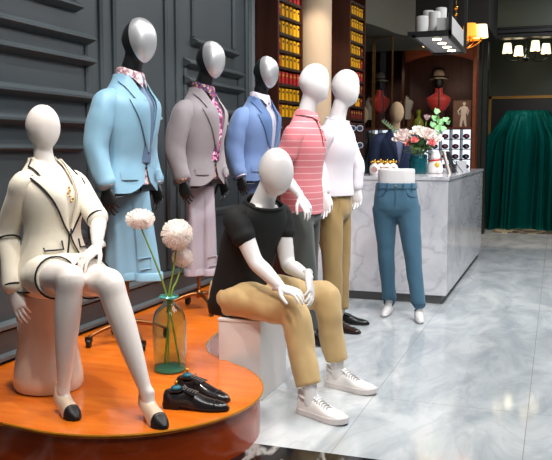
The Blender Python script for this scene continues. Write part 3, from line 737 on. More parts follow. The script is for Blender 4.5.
def oxford(parent, heel, toe, z0, m_up, m_sole, m_lace=None, name='leather_shoe', label=None, top=True):
    h = Vector((heel[0], heel[1], z0)); d = Vector((toe[0]-heel[0], toe[1]-heel[1], 0)); L = d.length; ang = math.atan2(d.y, d.x)+PI/2
    M = Matrix.Translation(h) @ Matrix.Rotation(ang, 4, 'Z') @ Matrix.Diagonal((L/.30, L/.30, L/.30, 1))
    W = lambda m: m.xf(M)
    up = [(0, .016, .024, .050, 0), (-.006, .027, .024, .078, 0), (-.03, .033, .024, .082, 0), (-.065, .034, .022, .074, 0), (-.095, .034, .018, .080, 0), (-.125, .037, .014, .082, 0), (-.155, .042, .012, .070, .002),
          (-.19, .045, .010, .055, .003), (-.225, .042, .010, .046, .002), (-.255, .036, .010, .041, 0), (-.28, .026, .012, .034, -.001), (-.294, .012, .013, .024, -.001)]
    o = obj(name, W(shoe_rings(cat(up, 3), e=.85)), m_up, parent, world=True, label=label)
    so = [(.004, .012, 0), (0, .024, 0), (-.012, .032, 0), (-.05, .033, 0), (-.10, .033, 0), (-.15, .041, .002), (-.19, .048, .003), (-.225, .046, .002), (-.255, .039, 0), (-.28, .029, -.001), (-.298, .013, -.001)]
    obj('sole', W(outline_slab(so, .006, .014, lambda y: .012*max(0, min(1, (y+.16)/.07)))), m_sole, o, world=True)
    obj('heel', W(outline_slab([(.002, .016, 0), (-.01, .030, 0), (-.06, .033, 0), (-.075, .031, 0)], 0, .020)), m_sole, o, world=True)
    if top:
        obj('opening_lining', W(tube([Vector((.026*math.cos(a), -.052+.042*math.sin(a), .080-.004*math.sin(a))) for a in (2*PI*k/20 for k in range(21))], .0035, 8, cap=None)), m_up, o, world=True)
        obj('insole', W(loft([ering((0, -.052, .0815+.0005*k), (1, 0, 0), (0, 1, 0), .025, .041, 20) for k in range(2)])), mat('shoe_inside', '2a211b', rough=.8), o, world=True)
        fl = MB()
        for sd in (-1, 1): fl.join(loft([ering((sd*(.012+.004*k), -.098-.012*k, .0855-.0035*k), (1, 0, 0), (0, .9, .3), .013, .004, 10) for k in range(5)]))
        obj('lace_facing', W(fl), m_up, o, world=True)
        obj('toe_cap_seam', W(tube([Vector((.036*math.sin(a)*1.12, -.232-.006*math.cos(a), .012+.0365*math.cos(a))) for a in (-1.35+2.7*k/12 for k in range(13))], .0016, 6)), m_sole, o, world=True)
    if m_lace:
        lc = MB()
        for k in range(5):
            y = -.100-.012*k; z = .0915-.0035*k
            lc.join(tube([(-.015, y, z-.003), (0, y-.003, z+.001), (.015, y-.006, z-.003)], .0024, 6))
        lc.join(tube([(0, -.1, .093), (.012, -.093, .102), (.020, -.098, .092), (.004, -.1, .092), (-.012, -.092, .103), (-.02, -.098, .09)], .0022, 6, sm=3))
        obj('laces', W(lc), m_lace, o, world=True)
    return o

# ---------------------------------------------------------------- trousers
def trousers(name, parent, waist, hipL, hipR, legL, legR, M_, voxel=.011, amp=.006, seed=1, lab=None, pelvis_r=(.17, .125), world=True):
    """waist: list of pelvis rings (centre, rx, ry, yaw); legs: list of (point, radius)"""
    parts = [loft([ering(c, (math.cos(y), math.sin(y), 0), (-math.sin(y), math.cos(y), 0), rx, ry, 28, .85) for c, rx, ry, y in waist])]
    for lg in (legL, legR):
        parts.append(tube([p for p, r in lg], [r for p, r in lg], 20, sm=5, cap='flat'))
    m = fuse(parts, voxel, 5, fold_fn(amp, (9, 9, 6), seed))
    return obj(name, m, M_, parent, world=world, label=lab)
V = Vector
def P3(u, v, Y): return at(u, v, Y)

# ================================================================ seated mannequin in the black T-shirt
th = math.radians(67); SO = V((-1.555, 3.88, 0))
sm_ = thing('seated_mannequin', 'white faceless mannequin in a black T-shirt and tan trousers seated on the white box', 'mannequin', SO, th)
SM = Matrix.Translation(SO) @ Matrix.Rotation(th, 4, 'Z'); SW = lambda x, y, z: SM @ V((x, y, z))
TS = Surf([(.43, .035, .165, .150), (.47, .03, .180, .150), (.55, .015, .176, .136), (.66, -.015, .172, .122), (.78, -.05, .178, .122), (.87, -.088, .186, .122), (.935, -.112, .178, .112), (.98, -.128, .154, .096), (1.015, -.140, .118, .084), (1.05, -.148, .088, .072)], .9, .011, 6, 2)
Rsh = SW(-.162, -.115, .945); Lsh = SW(.162, -.115, .945)
Rel = P3(255, 261, 3.66); Rwr = P3(281, 287.5, 3.60); Lel = P3(288, 264, 3.95); Lwr = P3(309, 278, 3.80)
kneeR = V((-1.205, 3.66, .492)); kneeL = V((-1.155, 4.06, .505)); ankR = V((-1.085, 3.585, .11)); ankL = V((-1.08, 4.07, .11))
hipR = SW(-.095, .0, .525); hipL = SW(.095, .0, .525)
core = [TS.shell(.50, 1.0, -.03, 28, 12).xf(SM)]
core.append(limb([SW(0, -.13, .97), SW(0, -.152, 1.03), SW(0, -.185, 1.09), SW(0, -.205, 1.14)], [.075, .060, .056, .054]))
core.append(egg((0, 0, 0), .086, .112, .122, .14).xf(SM @ Matrix.Translation((0, -.236, 1.176)) @ Matrix.Rotation(math.radians(-26), 4, 'Z')))
core.append(limb([Rsh, Rsh.lerp(Rel, .5), Rel, Rel.lerp(Rwr, .35), Rel.lerp(Rwr, .75), Rwr], [.056, .049, .041, .040, .032, .026]))
core.append(limb([Lsh, Lsh.lerp(Lel, .5), Lel, Lel.lerp(Lwr, .35), Lel.lerp(Lwr, .75), Lwr], [.056, .049, .041, .040, .032, .026]))
for k_, a_ in ((kneeR, ankR), (kneeL, ankL)): core.append(limb([k_, k_.lerp(a_, .4), k_.lerp(a_, .85), a_ - V((0, 0, .05))], [.05, .052, .040, .036]))
bd = fuse(core, .009, 4)
rd = (P3(308, 296, 3.53)-Rwr); bd.join(hand(Rwr, rd, (.05, .1, -1), -1, (.25, .45, .3), 1.0, fore=.04))
ld = (P3(313, 308, 3.68)-Lwr); bd.join(hand(Lwr, ld, (-.75, -.25, -.45), 1, (.25, .35, .3), 1.0, fore=.04))
obj('body', bd, M_skin, sm_, world=True)
ts = MB().join(TS.shell(.425, 1.022, 0, 44, 30, cap=False, tilt=.036).xf(SM))
for sh, el, sd in ((Rsh, Rel, -1), (Lsh, Lel, 1)):
    root = SM @ V((sd*.075, -.128, .980)); d = (el-sh).normalized()
    o_ = (SM.to_3x3() @ V((sd, 0, 0)))
    m = tube([root, SM @ V((sd*.125, -.120, .965)), sh+o_*.004, sh+d*.04+o_*.006, sh+d*.075+o_*.006, sh+d*.105+o_*.006], [.036, .048, .058, .061, .060, .060], 22, sm=6)
    f = fold_fn(.007, (11, 11, 11), sd+5); m.v = [v+V((f(v), f(v+V((1, 1, 1))), 0)) for v in m.v]; ts.join(m)
M_bt = cloth('black_cotton', '0b0c0d', .3, 6, .8, .0)
to = obj('t_shirt', ts, M_bt, sm_, world=True, solid=.003)
obj('neckband', tube([SM @ TS.pt(2*PI*k/30, 1.018-.036*math.cos(2*PI*k/30), .0) for k in range(31)], .008, 8, cap=None), M_bt, to, world=True)
M_tan = cloth('tan_chino', 'c9aa76', .3, 7)
wst = [(SW(0, .02, .60), .165, .125, th), (SW(0, .02, .55), .178, .140, th), (SW(0, .015, .49), .185, .155, th), (SW(0, .0, .445), .17, .145, th), (SW(0, .0, .428), .15, .125, th)]
def seatleg(h, k, a): return [(h, .098), (h.lerp(k, .35), .096), (h.lerp(k, .75), .084), (k+V((0, 0, .0)), .079), (k.lerp(a, .15)+V((.012, -.01, 0)), .076), (k.lerp(a, .5), .068), (k.lerp(a, .80), .063), (k.lerp(a, .90), .062)]
tr = trousers('trousers', sm_, wst, None, None, seatleg(hipL, kneeL, ankL), seatleg(hipR, kneeR, ankR), M_tan, .011, .011, 4)
WS = dict(upper=mat('white_leather', 'e6e3e0', rough=.45), sole=mat('white_rubber', 'dcd7d5', rough=.5), lace=mat('pale_grey_lace', 'b9b6b3', rough=.8))
sneaker(sm_, (-1.155, 3.625), (-.885, 3.50), 0, WS)
sneaker(sm_, (-1.145, 4.10), (-.855, 4.005), 0, WS)
bx = thing('display_box', 'plain white box seat under the black T-shirt mannequin', 'box', (-1.52, 3.9, 0))
obj('box_body', box(-1.625, 3.705, .0, -1.392, 4.11, .405, .004), mat('white_box_paint', 'dedad8', rough=.45), bx, world=True, smooth=False)
obj('seat_top', box(-1.628, 3.702, .405, -1.389, 4.113, .420, .003), mat('white_box_paint', ''), bx, world=True, smooth=False)

# ================================================================ seated woman
th = math.radians(76); WO = V((-2.118, 2.995, PZ))
wo = thing('seated_mannequin', 'ivory female mannequin in a cream jacket with black piping seated on the round stool', 'mannequin', WO, th)
WM = Matrix.Translation(WO) @ Matrix.Rotation(th, 4, 'Z'); WW = lambda x, y, z: WM @ V((x, y, z))
WJ = Surf([(.46, .0, .168, .146), (.53, 0, .174, .142), (.60, -.0, .160, .128), (.70, -.0, .130, .103), (.76, -.004, .128, .100), (.83, -.004, .146, .116), (.89, .0, .156, .118), (.935, .012, .158, .104), (.97, .022, .140, .086), (1.0, .032, .108, .070), (1.03, .040, .076, .058), (1.06, .046, .060, .054)], .92, .004, 8, 1)
kR = V((-1.845, 2.715, .765)); kL = V((-1.69, 2.765, .745)); aR = V((-1.895, 2.722, .285)); aL = V((-1.520, 2.760, .285)); tR = V((-1.809, 2.665, .215)); tL = V((-1.4285, 2.695, .215))
hR = WW(-.085, 0, .53); hL = WW(.085, 0, .53)
rs = WW(-.138, .016, .940); ls = WW(.142, .016, .938)
rel = P3(9, 232, 2.90); rwr = P3(14, 290, 2.82); lel = P3(98, 220, 3.02); lwr = P3(97, 246, 2.90)
core = [WJ.shell(.50, 1.03, -.018, 28, 14).xf(WM)]
core.append(limb([WW(0, .034, .98), WW(0, .046, 1.06), WW(0, .052, 1.12), WW(0, .054, 1.16)], [.058, .044, .041, .040]))
core.append(egg((0, 0, 0), .072, .090, .102, .06).xf(WM @ Matrix.Translation((0, .046, 1.184)) @ Matrix.Rotation(math.radians(-12), 4, 'Z')))
core.append(limb([rs, rs.lerp(rel, .5), rel, rel.lerp(rwr, .5), rwr], [.040, .036, .031, .028, .021]))
core.append(limb([ls, ls.lerp(lel, .5), lel, lel.lerp(lwr, .4), lwr], [.045, .040, .035, .034, .022]))
for h_, k_, a_, t_ in ((hR, kR, aR, tR), (hL, kL, aL, tL)):
    core.append(limb([h_, h_.lerp(k_, .5), h_.lerp(k_, .9), k_, k_.lerp(a_, .12), k_.lerp(a_, .32), k_.lerp(a_, .6), k_.lerp(a_, .88), a_], [.085, .076, .063, .059, .055, .053, .043, .029, .028], 18))
    d_ = (t_-a_); core.append(limb([a_+V((0, 0, .03)), a_-V((0, 0, .022)), a_.lerp(t_, .5)-V((0, 0, .006)), t_+V((0, 0, .006))], [.027, .026, .021, .012]))
bd = fuse(core, .0085, 4)
bd.join(hand(rwr, (P3(22, 314, 2.80)-rwr), WM.to_3x3() @ V((1, .2, 0)), -1, (.15, .25, .2), .92, fore=.03))
bd.join(hand(lwr, (P3(80, 263, 2.80)-lwr), (.1, .1, -1), 1, (.2, .35, .3), .92, fore=.03))
obj('body', bd, M_skinw, wo, world=True)
M_cream = cloth('cream_crepe', 'ece4d2', .2, 8, .7); M_pipe = mat('black_piping', '15161a', rough=.6)
ZB, ZT, ZBU = .475, 1.05, .72
def wgap(z): return .003+.062*((z-ZBU)/(ZT-ZBU))**.85 if z > ZBU else .003+.13*((ZBU-z)/(ZBU-ZB))**1.5
jk = MB(); NU, NV = 26, 30
def wpt(sd, u, v, off=.004):
    zb = ZB+.03*max(0, 1-u*4)**2; z = ZT+(zb-ZT)*v; g = WJ.ph(wgap(z), z); return WJ.pt(sd*(g+u*(PI-g)), z, off+.012*max(0, (.62-z)/.1))
for sd in (-1, 1):
    vs = [wpt(sd, k/NU, i/NV) for i in range(NV+1) for k in range(NU+1)]
    fs = [(i*(NU+1)+k, i*(NU+1)+k+1, (i+1)*(NU+1)+k+1, (i+1)*(NU+1)+k) for i in range(NV) for k in range(NU)]
    if sd > 0: fs = [tuple(reversed(f)) for f in fs]
    jk.add(vs, fs)
jk.xf(WM)
def sleeve(root, sh, pts, r, seed, outw):
    m = tube([root, sh+outw*.0]+pts, r, 20, sm=6, flat=1.08); f = fold_fn(.004, (12, 12, 12), seed); m.v = [v+V((f(v), f(v+V((1, 2, 1))), 0)) for v in m.v]; return m
oR = WM.to_3x3() @ V((-1, 0, 0)); oL = -oR
rcuff = rel.lerp(rwr, .93); jk.join(sleeve(WW(-.07, .016, .955), rs+oR*.002, [rs.lerp(rel, .3)+oR*.006, rel+oR*.004, rel.lerp(rwr, .5), rcuff], [.036, .046, .045, .042, .041, .042], 3, oR))
lcuff = ls.lerp(lel, .97); jk.join(sleeve(WW(.07, .016, .955), ls+oL*.002, [ls.lerp(lel, .4)+oL*.006, lcuff], [.036, .047, .046, .043], 4, oL))
jo = obj('jacket', jk, M_cream, wo, world=True, solid=.004)
def pipe(pts, r=.0042, p=jo, w=True): return obj('piping', tube(pts, r, 6), M_pipe, p, world=w, label='black piping')
# lapels with a notch, edged in black
for sd in (-1, 1):
    rows = []; edge = []
    for k in range(14):
        q = k/13; z = ZBU+(.975-ZBU)*q; w = .004+.074*min(1, q*1.1)**.9; rows.append((z, sd*(wgap(z)-.002), sd*(wgap(z)+w), .006*q)); edge.append(WM @ WJ.xz(sd*(wgap(z)+w), z, .014))
    obj('lapel', strip_on(WJ, rows, .009).xf(WM), M_cream, jo, world=True, solid=.003)
    rows2 = []; e2 = []
    for k in range(8):
        q = k/7; z = .972+(1.045-.972)*q; w = .046-.020*q; rows2.append((z, sd*(wgap(z)-.002), sd*min(wgap(z)+w, WJ.row(z)[1]*.99), .006)); e2.append(WM @ WJ.xz(sd*min(wgap(z)+w, WJ.row(z)[1]*.99), z, .015))
    obj('collar', strip_on(WJ, rows2, .010).xf(WM), M_cream, jo, world=True, solid=.003)
    pipe(edge); pipe([edge[-1], e2[0]]); pipe(e2)
    pipe([WM @ wpt(sd, 0, ((ZT-ZBU)/(ZT-ZB))+(1-(ZT-ZBU)/(ZT-ZB))*k/10, .010) for k in range(11)])
    pipe([WM @ wpt(sd, u/16*.98, 1, .008) for u in range(17)])
    x0_, x1_ = sd*.045, sd*.112
    pipe([WM @ WJ.xz(x0_, .690, .014), WM @ WJ.xz(x0_, .655, .014), WM @ WJ.xz(x0_*.5+x1_*.5, .653, .015), WM @ WJ.xz(x1_, .652, .014), WM @ WJ.xz(x1_, .662, .013)])
def backhalf(m, y0):
    m.f = [f for f in m.f if sum(m.v[i].y for i in f)/len(f) > y0]; return m
obj('collar', backhalf(loft([ering((0, .036, 1.03+.012*k), (1, 0, 0), (0, 1, 0), .068-.003*k, .060-.003*k, 24) for k in range(3)], cap=False), .04).xf(WM), M_cream, jo, world=True, solid=.004)
def ringpipe(c, d, r, fl=1.08):
    d = d.normalized(); u = d.orthogonal().normalized(); s = d.cross(u); pipe([c+u*(r*math.cos(a))+s*(r*fl*math.sin(a)) for a in (2*PI*k/20 for k in range(21))])
ringpipe(rel.lerp(rwr, .12)+oR*.003, rwr-rel, .0455); ringpipe(rcuff, rwr-rel, .044); ringpipe(lcuff, lel-ls, .0445)
pipe([rel.lerp(rwr, .45)+V((.041, -.012, 0)), rel.lerp(rwr, .92)+V((.041, -.012, 0))])
obj('brooch_necklace', MB().join(*[sphere(WM @ WJ.xz(.012*math.sin(k*1.7), .86+.012*k, .002), .006, nu=8, nv=6) for k in range(6)]), M_gold, jo, world=True)
obj('top', WJ.shell(.6, .93, -.006, 32, 10, cap=False).xf(WM), mat('pale_silk_top', 'ddd6c8', rough=.5), wo, world=True)
# short skirt over the thighs, black hems
sk = [loft([ering(WW(0, 0, z), (math.cos(th), math.sin(th), 0), (-math.sin(th), math.cos(th), 0), a, b, 26, .9) for z, a, b in ((.68, .120, .095), (.60, .143, .112), (.53, .160, .130), (.470, .165, .138), (.452, .14, .12))])]
for h_, k_ in ((hR, kR), (hL, kL)): sk.append(tube([h_, h_.lerp(k_, .3), h_.lerp(k_, .58)], [.098, .097, .089], 22, sm=4, cap='flat'))
sk.append(tube([(hR+hL)/2, ((hR+hL)/2).lerp((kR+kL)/2, .5)], [.105, .098], 20, cap='flat'))
so_ = obj('skirt', fuse(sk, .010, 4, fold_fn(.004, (10, 10, 10), 2)), M_cream, wo, world=True)
for h_, k_ in ((hR, kR), (hL, kL)):
    d_ = (k_-h_).normalized(); c_ = h_.lerp(k_, .575); u_ = d_.orthogonal().normalized(); s_ = d_.cross(u_)
    obj('piping', tube([c_+u_*(.089*math.cos(a))+s_*(.089*math.sin(a)) for a in (2*PI*k/24 for k in range(25))], .0042, 6, cap=None), M_pipe, so_, world=True, label='black piping')
obj('belt_buckle', MB().join(*[tube([WW(.03+.03*i+.011*math.cos(a), -.142, .60+.013*math.sin(a)) for a in (2*PI*k/12 for k in range(13))], .003, 6) for i in range(2)]), M_gold, so_, world=True)
# cap-toe heels
M_nude = mat('nude_patent', 'd9c3ab', rough=.3); M_toe = mat('black_toe', '141417', rough=.5)
for a_, t_, in ((aR, tR), (aL, tL)):
    d = V((t_.x-a_.x, t_.y-a_.y, 0)).normalized(); heel = V((a_.x, a_.y, PZ))-d*.038; ang = math.atan2(d.y, d.x)+PI/2
    L = (V((t_.x, t_.y, PZ))+d*.035-heel).length; Mh = Matrix.Translation(heel) @ Matrix.Rotation(ang, 4, 'Z') @ Matrix.Diagonal((.92, L/.19, 1, 1))
    prof = [(0.010, .018, .066, .118, 0), (.002, .030, .060, .124, 0), (-.03, .037, .050, .100, 0), (-.06, .036, .034, .080, 0), (-.09, .036, .014, .070, 0), (-.115, .039, .006, .062, 0), (-.14, .039, .004, .052, 0)]
    ph = obj('pump', shoe_rings(cat(prof, 3)).xf(Mh), M_nude, wo, world=True)
    tp = [(-.132, .0405, .0035, .056, 0), (-.155, .036, .003, .044, 0), (-.175, .024, .003, .031, 0), (-.19, .010, .004, .018, 0)]
    obj('toe_cap', shoe_rings(cat(tp, 3)).xf(Mh), M_toe, ph, world=True, label='black toe cap')
    obj('stiletto_heel', tube([(0, -.012, .075), (0, -.004, .04), (0, -.002, .0)], [.015, .008, .005], 10, cap='flat').xf(Mh), mat('dark_red_heel', '5a1a14', rough=.4), ph, world=True)
    obj('sole', outline_slab([(-.075, .02, 0), (-.1, .032, 0), (-.13, .036, 0), (-.16, .031, 0), (-.185, .014, 0)], 0, .004).xf(Mh), M_toe, ph, world=True)
st = thing('round_stool', 'glossy ivory waisted round stool under the seated woman mannequin', 'stool', (-2.165, 3.0, PZ))
obj('stool_body', lathe([(.001, 0), (.125, 0), (.148, .006), (.158, .03), (.156, .07), (.145, .13), (.134, .20), (.130, .27), (.134, .34), (.143, .39), (.147, .42), (.142, .443), (.12, .45), (.001, .452)], 48), mat('ivory_ceramic', 'dfd0c0', rough=.12, coat=.5), st)

# ================================================================ standing mannequins
SH = [(.90, .01, .178, .130), (.98, .008, .182, .132), (1.08, 0, .172, .118), (1.17, -.004, .176, .118), (1.28, -.010, .195, .128), (1.36, -.010, .198, .124), (1.41, -.010, .186, .110), (1.445, -.010, .156, .094), (1.48, -.010, .116, .080), (1.515, -.010, .086, .070), (1.55, -.010, .072, .066)]
def standing(name, label, loc, thd, arms, head_yaw, top, M_top, M_tr, shoe, hem=.88, sleeve=.20, seed=1, feet=((.13, .02), (-.13, -.10)), toe_out=(.15, -.1), collar=None):
    th = math.radians(thd); t = thing(name, label, 'mannequin', loc, th); M = pmat(t); W = lambda x, y, z: M @ V((x, y, z)); Mi = M.inverted()
    S = Surf(SH, .9, .007, 6, seed)
    sh = {sd: V((sd*.178, .0, 1.385)) for sd in (-1, 1)}
    core = [S.shell(.95, 1.53, -.025, 28, 14), limb([(0, .0, 1.44), (0, -.02, 1.53), (0, -.045, 1.62), (0, -.06, 1.68)], [.074, .060, .056, .05])]
    core.append(egg((0, 0, 0), .082, .110, .132, .06).xf(Matrix.Translation((0, -.078, 1.722)) @ Matrix.Rotation(math.radians(head_yaw), 4, 'Z')))
    A = {}
    for sd in (-1, 1):
        el, wr, tip, pn, tsd = arms[sd]; el, wr, tip = Mi @ el, Mi @ wr, Mi @ tip; A[sd] = (el, wr)
        core.append(limb([sh[sd], sh[sd].lerp(el, .5), el, el.lerp(wr, .35), el.lerp(wr, .8), wr], [.054, .048, .040, .039, .030, .025]))
    ank = {}
    for sd, (fx, fy) in zip((1, -1), feet):
        ank[sd] = V((fx, fy, .09)); core.append(limb([(sd*.09, 0, .93), V((sd*.10, -.01, .5)).lerp(V((fx, fy, .5)), .5), (fx, fy, .12), (fx, fy, .04)], [.07, .05, .038, .036]))
    bd = fuse(core, .009, 4)
    for sd in (-1, 1):
        el, wr, tip, pn, tsd = arms[sd]; bd.join(hand(Mi @ wr, Mi @ tip-Mi @ wr, pn, tsd, (.25, .4, .3), .98, fore=.04))
    obj('body', bd, M_skin, t)
    g = MB().join(S.shell(hem, 1.505, .002, 44, 28, cap=False, tilt=.016))
    for sd in (-1, 1):
        el, wr = A[sd]; d = (el-sh[sd]).normalized(); o_ = V((sd, 0, 0))
        if sleeve < 1:
            P = [(sd*.08, .0, 1.412), (sd*.14, .0, 1.400), sh[sd]+o_*.006, sh[sd]+d*.07+o_*.010, sh[sd]+d*sleeve+o_*.010, sh[sd]+d*(sleeve+.03)+o_*.010]; R = [.040, .054, .064, .066, .064, .063]
        else:
            P = [(sd*.08, .0, 1.412), (sd*.14, .0, 1.400), sh[sd]+o_*.006, sh[sd].lerp(el, .5)+o_*.008, el, el.lerp(wr, .5), el.lerp(wr, .93)]; R = [.040, .054, .063, .057, .050, .043, .037]
        m = tube(P, R, 22, sm=6); f = fold_fn(.006, (10, 10, 12), seed+sd); m.v = [v+V((f(v), f(v+V((1, 1, 1))), 0)) for v in m.v]; g.join(m)
    go = obj(top, g, M_top, t, solid=.003)
    if collar == 'polo':
        for sd in (-1, 1):
            rows = []
            for k in range(13):
                a = PI*k/12; tip = max(0, 1-k/3.0); dr = .020*math.cos(a) if a < PI/2 else 0
                rows.append([V((sd*.064*math.sin(a), -.022-.064*math.cos(a), 1.552-dr)), V((sd*.070*math.sin(a), -.022-.070*math.cos(a), 1.545-dr)), V((sd*(.082*math.sin(a)+.016*tip), -.020-.084*math.cos(a)-.004*tip, 1.515-dr-.018*tip))])
            m = MB().add([p for r in rows for p in r], [(i*3+j, i*3+j+1, i*3+j+4, i*3+j+3) for i in range(12) for j in range(2)]); obj('collar', m, M_top, go, solid=.004)
        obj('placket', strip_on(S, [(1.49-.020*k, -.017, .017) for k in range(9)], .008), M_top, go, solid=.003)
        obj('button', MB().join(*[sphere(S.xz(0, z, .017), .006, .004, .006, 10, 6) for z in (1.47, 1.41, 1.35)]), mat('red_button', '7a2a30', rough=.4), go)
    else:
        obj('neckband', tube([S.pt(2*PI*k/30, 1.503-.016*math.cos(2*PI*k/30), .001) for k in range(31)], .006, 8, cap=None), M_top, go)
    wst = [((0, .008, 1.0), .160, .112, 0), ((0, .008, .95), .166, .118, 0), ((0, .01, .88), .172, .126, 0), ((0, .01, .83), .168, .122, 0), ((0, .01, .79), .14, .10, 0)]
    lg = []
    for sd in (1, -1):
        a = ank[sd]; hp = V((sd*.088, .008, .86)); kn = V((sd*.10, -.012, .50)).lerp(V((a.x, a.y, .5)), .55)
        lg.append([(hp, .098), (hp.lerp(kn, .5), .088), (kn, .074), (kn.lerp(a, .5), .069), (a+V((0, 0, .05)), .064), (a+V((0, 0, .02)), .064)])
    tr = trousers('trousers', t, wst, None, None, lg[0], lg[1], M_tr, .011, .006, seed, world=False)
    for sd in (-1, 1): obj('pocket_seam', tube([(sd*.165, -.05, .965), (sd*.135, -.092, .93), (sd*.15, -.085, .85)], .0025, 6, sm=3), M_tr, tr)
    for sd, (fx, fy) in zip((1, -1), feet):
        a = sd*abs(toe_out[0]) ; d = V((math.sin(a), -math.cos(a), 0)); c = V((fx, fy, 0)); h_ = W(*(c-d*.06)); t_ = W(*(c+d*.225)); oxford(t, h_, t_, 0, shoe[0] if sd > 0 else shoe[1], M_btn, None)
    return t
M_coral = mat_stripes('coral_striped_pique', 'cf757c', 'deb0ae', .042, .005); M_whitek = cloth('white_knit', 'd9d3d8', .25, 7); M_char = cloth('charcoal_trouser', '3f423f'); M_ochre = cloth('ochre_chino', '9c8050')
SB = mat('black_leather', '131315', rough=.28, coat=.2); SBr = mat('dark_brown_leather', '2c1a16', rough=.3, coat=.2); SN = mat('navy_leather', '1b2026', rough=.35)
standing('standing_mannequin', 'white mannequin in a coral pink striped polo shirt and charcoal trousers', (-1.60, 5.08, 0), 88,
         {-1: (P3(281, 172, 4.86), P3(301, 197, 4.76), P3(312, 217, 4.71), V((.3, .3, -.9)), -1), 1: (P3(319, 178, 5.25), P3(324, 197, 5.20), P3(327, 221, 5.17), V((-1, 0, 0)), 1)}, 8, 'polo_shirt', M_coral, M_char, (SBr, SN), hem=.865, sleeve=.11, seed=3, collar='polo')
standing('standing_mannequin', 'white mannequin in a plain white top and ochre trousers beside the marble counter', (-1.50, 5.52, 0), 84,
         {-1: (P3(319, 160, 5.36), P3(325, 193, 5.30), P3(331, 214, 5.26), V((.8, 1, 0)), -1), 1: (P3(357, 165, 5.72), P3(357.5, 189, 5.70), P3(357, 210, 5.68), V((-1, 0, 0)), 1)}, 4, 'long_sleeve_top', M_whitek, M_ochre, (SB, SBr), hem=.965, sleeve=1, seed=5, feet=((.125, .0), (-.12, -.04)))

# ================================================================ half mannequin in blue jeans
th = math.radians(8); JO = V((-1.155, 6.05, 0))
jm = thing('half_mannequin', 'white waist-down mannequin in blue jeans standing barefoot before the marble counter', 'mannequin', JO, th)
fL = V((.185, -.12, .07)); fR = V((-.045, .06, .07))
core = [loft([ering((0, 0, z), (1, 0, 0), (0, 1, 0), a, b, 28, .9) for z, a, b in ((.86, .15, .11), (.98, .148, .106), (1.02, .142, .102), (1.14, .140, .100), (1.146, .13, .092))])]
for f_, sd in ((fL, 1), (fR, -1)):
    core.append(limb([(sd*.085, 0, .85), V((sd*.095, -.02, .48)).lerp(V((f_.x, f_.y, .48)), .4), f_+V((0, 0, .1)), f_], [.07, .045, .032, .033]))
    d_ = V((sd*.20-.05, -1, 0)).normalized(); core.append(limb([f_-d_*.03-V((0, 0, .035)), f_+d_*.03-V((0, 0, .03)), f_+d_*.10-V((0, 0, .047)), f_+d_*.15-V((0, 0, .054))], [.028, .036, .031, .016]))
    core.append(tube([f_+d_*.09-V((0, 0, .056)), f_+d_*.135-V((0, 0, .057))], [.036, .03], 16, flat=.36, up=(0, 0, 1)))
obj('body', fuse(core, .008, 4), M_skin, jm)
M_jean = cloth('blue_denim', '3f667d', .35, 8, .8); M_jeand = cloth('dark_denim_seam', '33566b', .2, 8)
wst = [((0, 0, 1.03), .150, .110, 0), ((0, 0, .97), .160, .118, 0), ((0, .004, .90), .170, .124, 0), ((0, .006, .84), .172, .122, 0), ((0, .006, .79), .145, .1, 0)]
lg = []
for f_, sd in ((fL, 1), (fR, -1)):
    hp = V((sd*.088, .004, .85)); kn = V((sd*.095, -.02, .48)).lerp(V((f_.x, f_.y, .48)), .45); a = f_+V((0, 0, .06)); lg.append([(hp, .096), (hp.lerp(kn, .5), .082), (kn, .066), (kn.lerp(a, .5), .060), (a, .056), (a-V((0, 0, .02)), .057)])
tr = trousers('jeans', jm, wst, None, None, lg[0], lg[1], M_jean, .010, .006, 6, world=False)
obj('waistband', loft([ering((0, 0, z), (1, 0, 0), (0, 1, 0), a, b, 32, .85) for z, a, b in ((.995, .158, .117), (1.0, .162, .121), (1.035, .156, .116), (1.038, .150, .110))], cap=False), M_jean, tr, solid=.004)
obj('fly_seam', tube([(.0, -.120, .995), (.004, -.128, .93), (.0, -.126, .87)], .003, 6), M_jeand, tr)
for sd in (-1, 1): obj('pocket_seam', tube([(sd*.075, -.108, .995), (sd*.09, -.108, .955), (sd*.125, -.090, .935), (sd*.158, -.05, .935)], .003, 6, sm=3), M_jeand, tr)
for x in (-.12, -.06, .06, .12): obj('belt_loop', box(x-.006, -.012, .99, x+.006, .0, 1.04, .002).move(0, -.119*math.sqrt(max(0, 1-(x/.162)**2))**.9+.0, 0), M_jeand, tr, smooth=False)
obj('jeans_button', sphere((0, -.121, 1.015), .009, .005, .009, 12, 8), mat('brass_button', 'a98550', rough=.3, metal=1), tr)
for f_, sd in ((fL, 1), (fR, -1)): obj('hem_seam', tube([f_+V((.059*math.cos(a), .059*math.sin(a), .062)) for a in (2*PI*k/24 for k in range(25))], .0025, 6, cap=None), M_jeand, tr)
# ================================================================== PROPS ON THE PLATFORM
c = P3(170, 372, 3.43); c.z = PZ
vg = thing('glass_vase', 'tall aqua glass bottle vase with three pale puffball flowers on the platform', 'vase', (c.x, c.y, PZ))
VP = [(r*1.12, z) for r, z in [(.055, 0), (.068, .006), (.072, .03), (.073, .10), (.074, .18), (.074, .24), (.068, .28), (.055, .310), (.034, .330), (.026, .342), (.025, .352), (.033, .360), (.040, .366), (.041, .372), (.036, .376)]]
inn = [(max(r-.005, .001), max(z, .02)) for r, z in VP if z > .01]
M_aqua = mat('aqua_glass', 'dff5f2', rough=.03, trans=1, ior=1.25)
obj('vase_body', lathe(VP+list(reversed(inn)), 40), M_aqua, vg)
obj('vase_base', lathe([(.001, .003), (.056, .002), (.066, .008), (.066, .022), (.05, .026), (.001, .027)], 32), mat('teal_glass_base', '63d8b8', rough=.1, trans=.4), vg)
obj('vase_lip', lathe([(.040, .361), (.0475, .366), (.0485, .372), (.043, .378), (.037, .372)], 32), mat('aqua_lip', '63cfc9', rough=.08, trans=.6), vg)
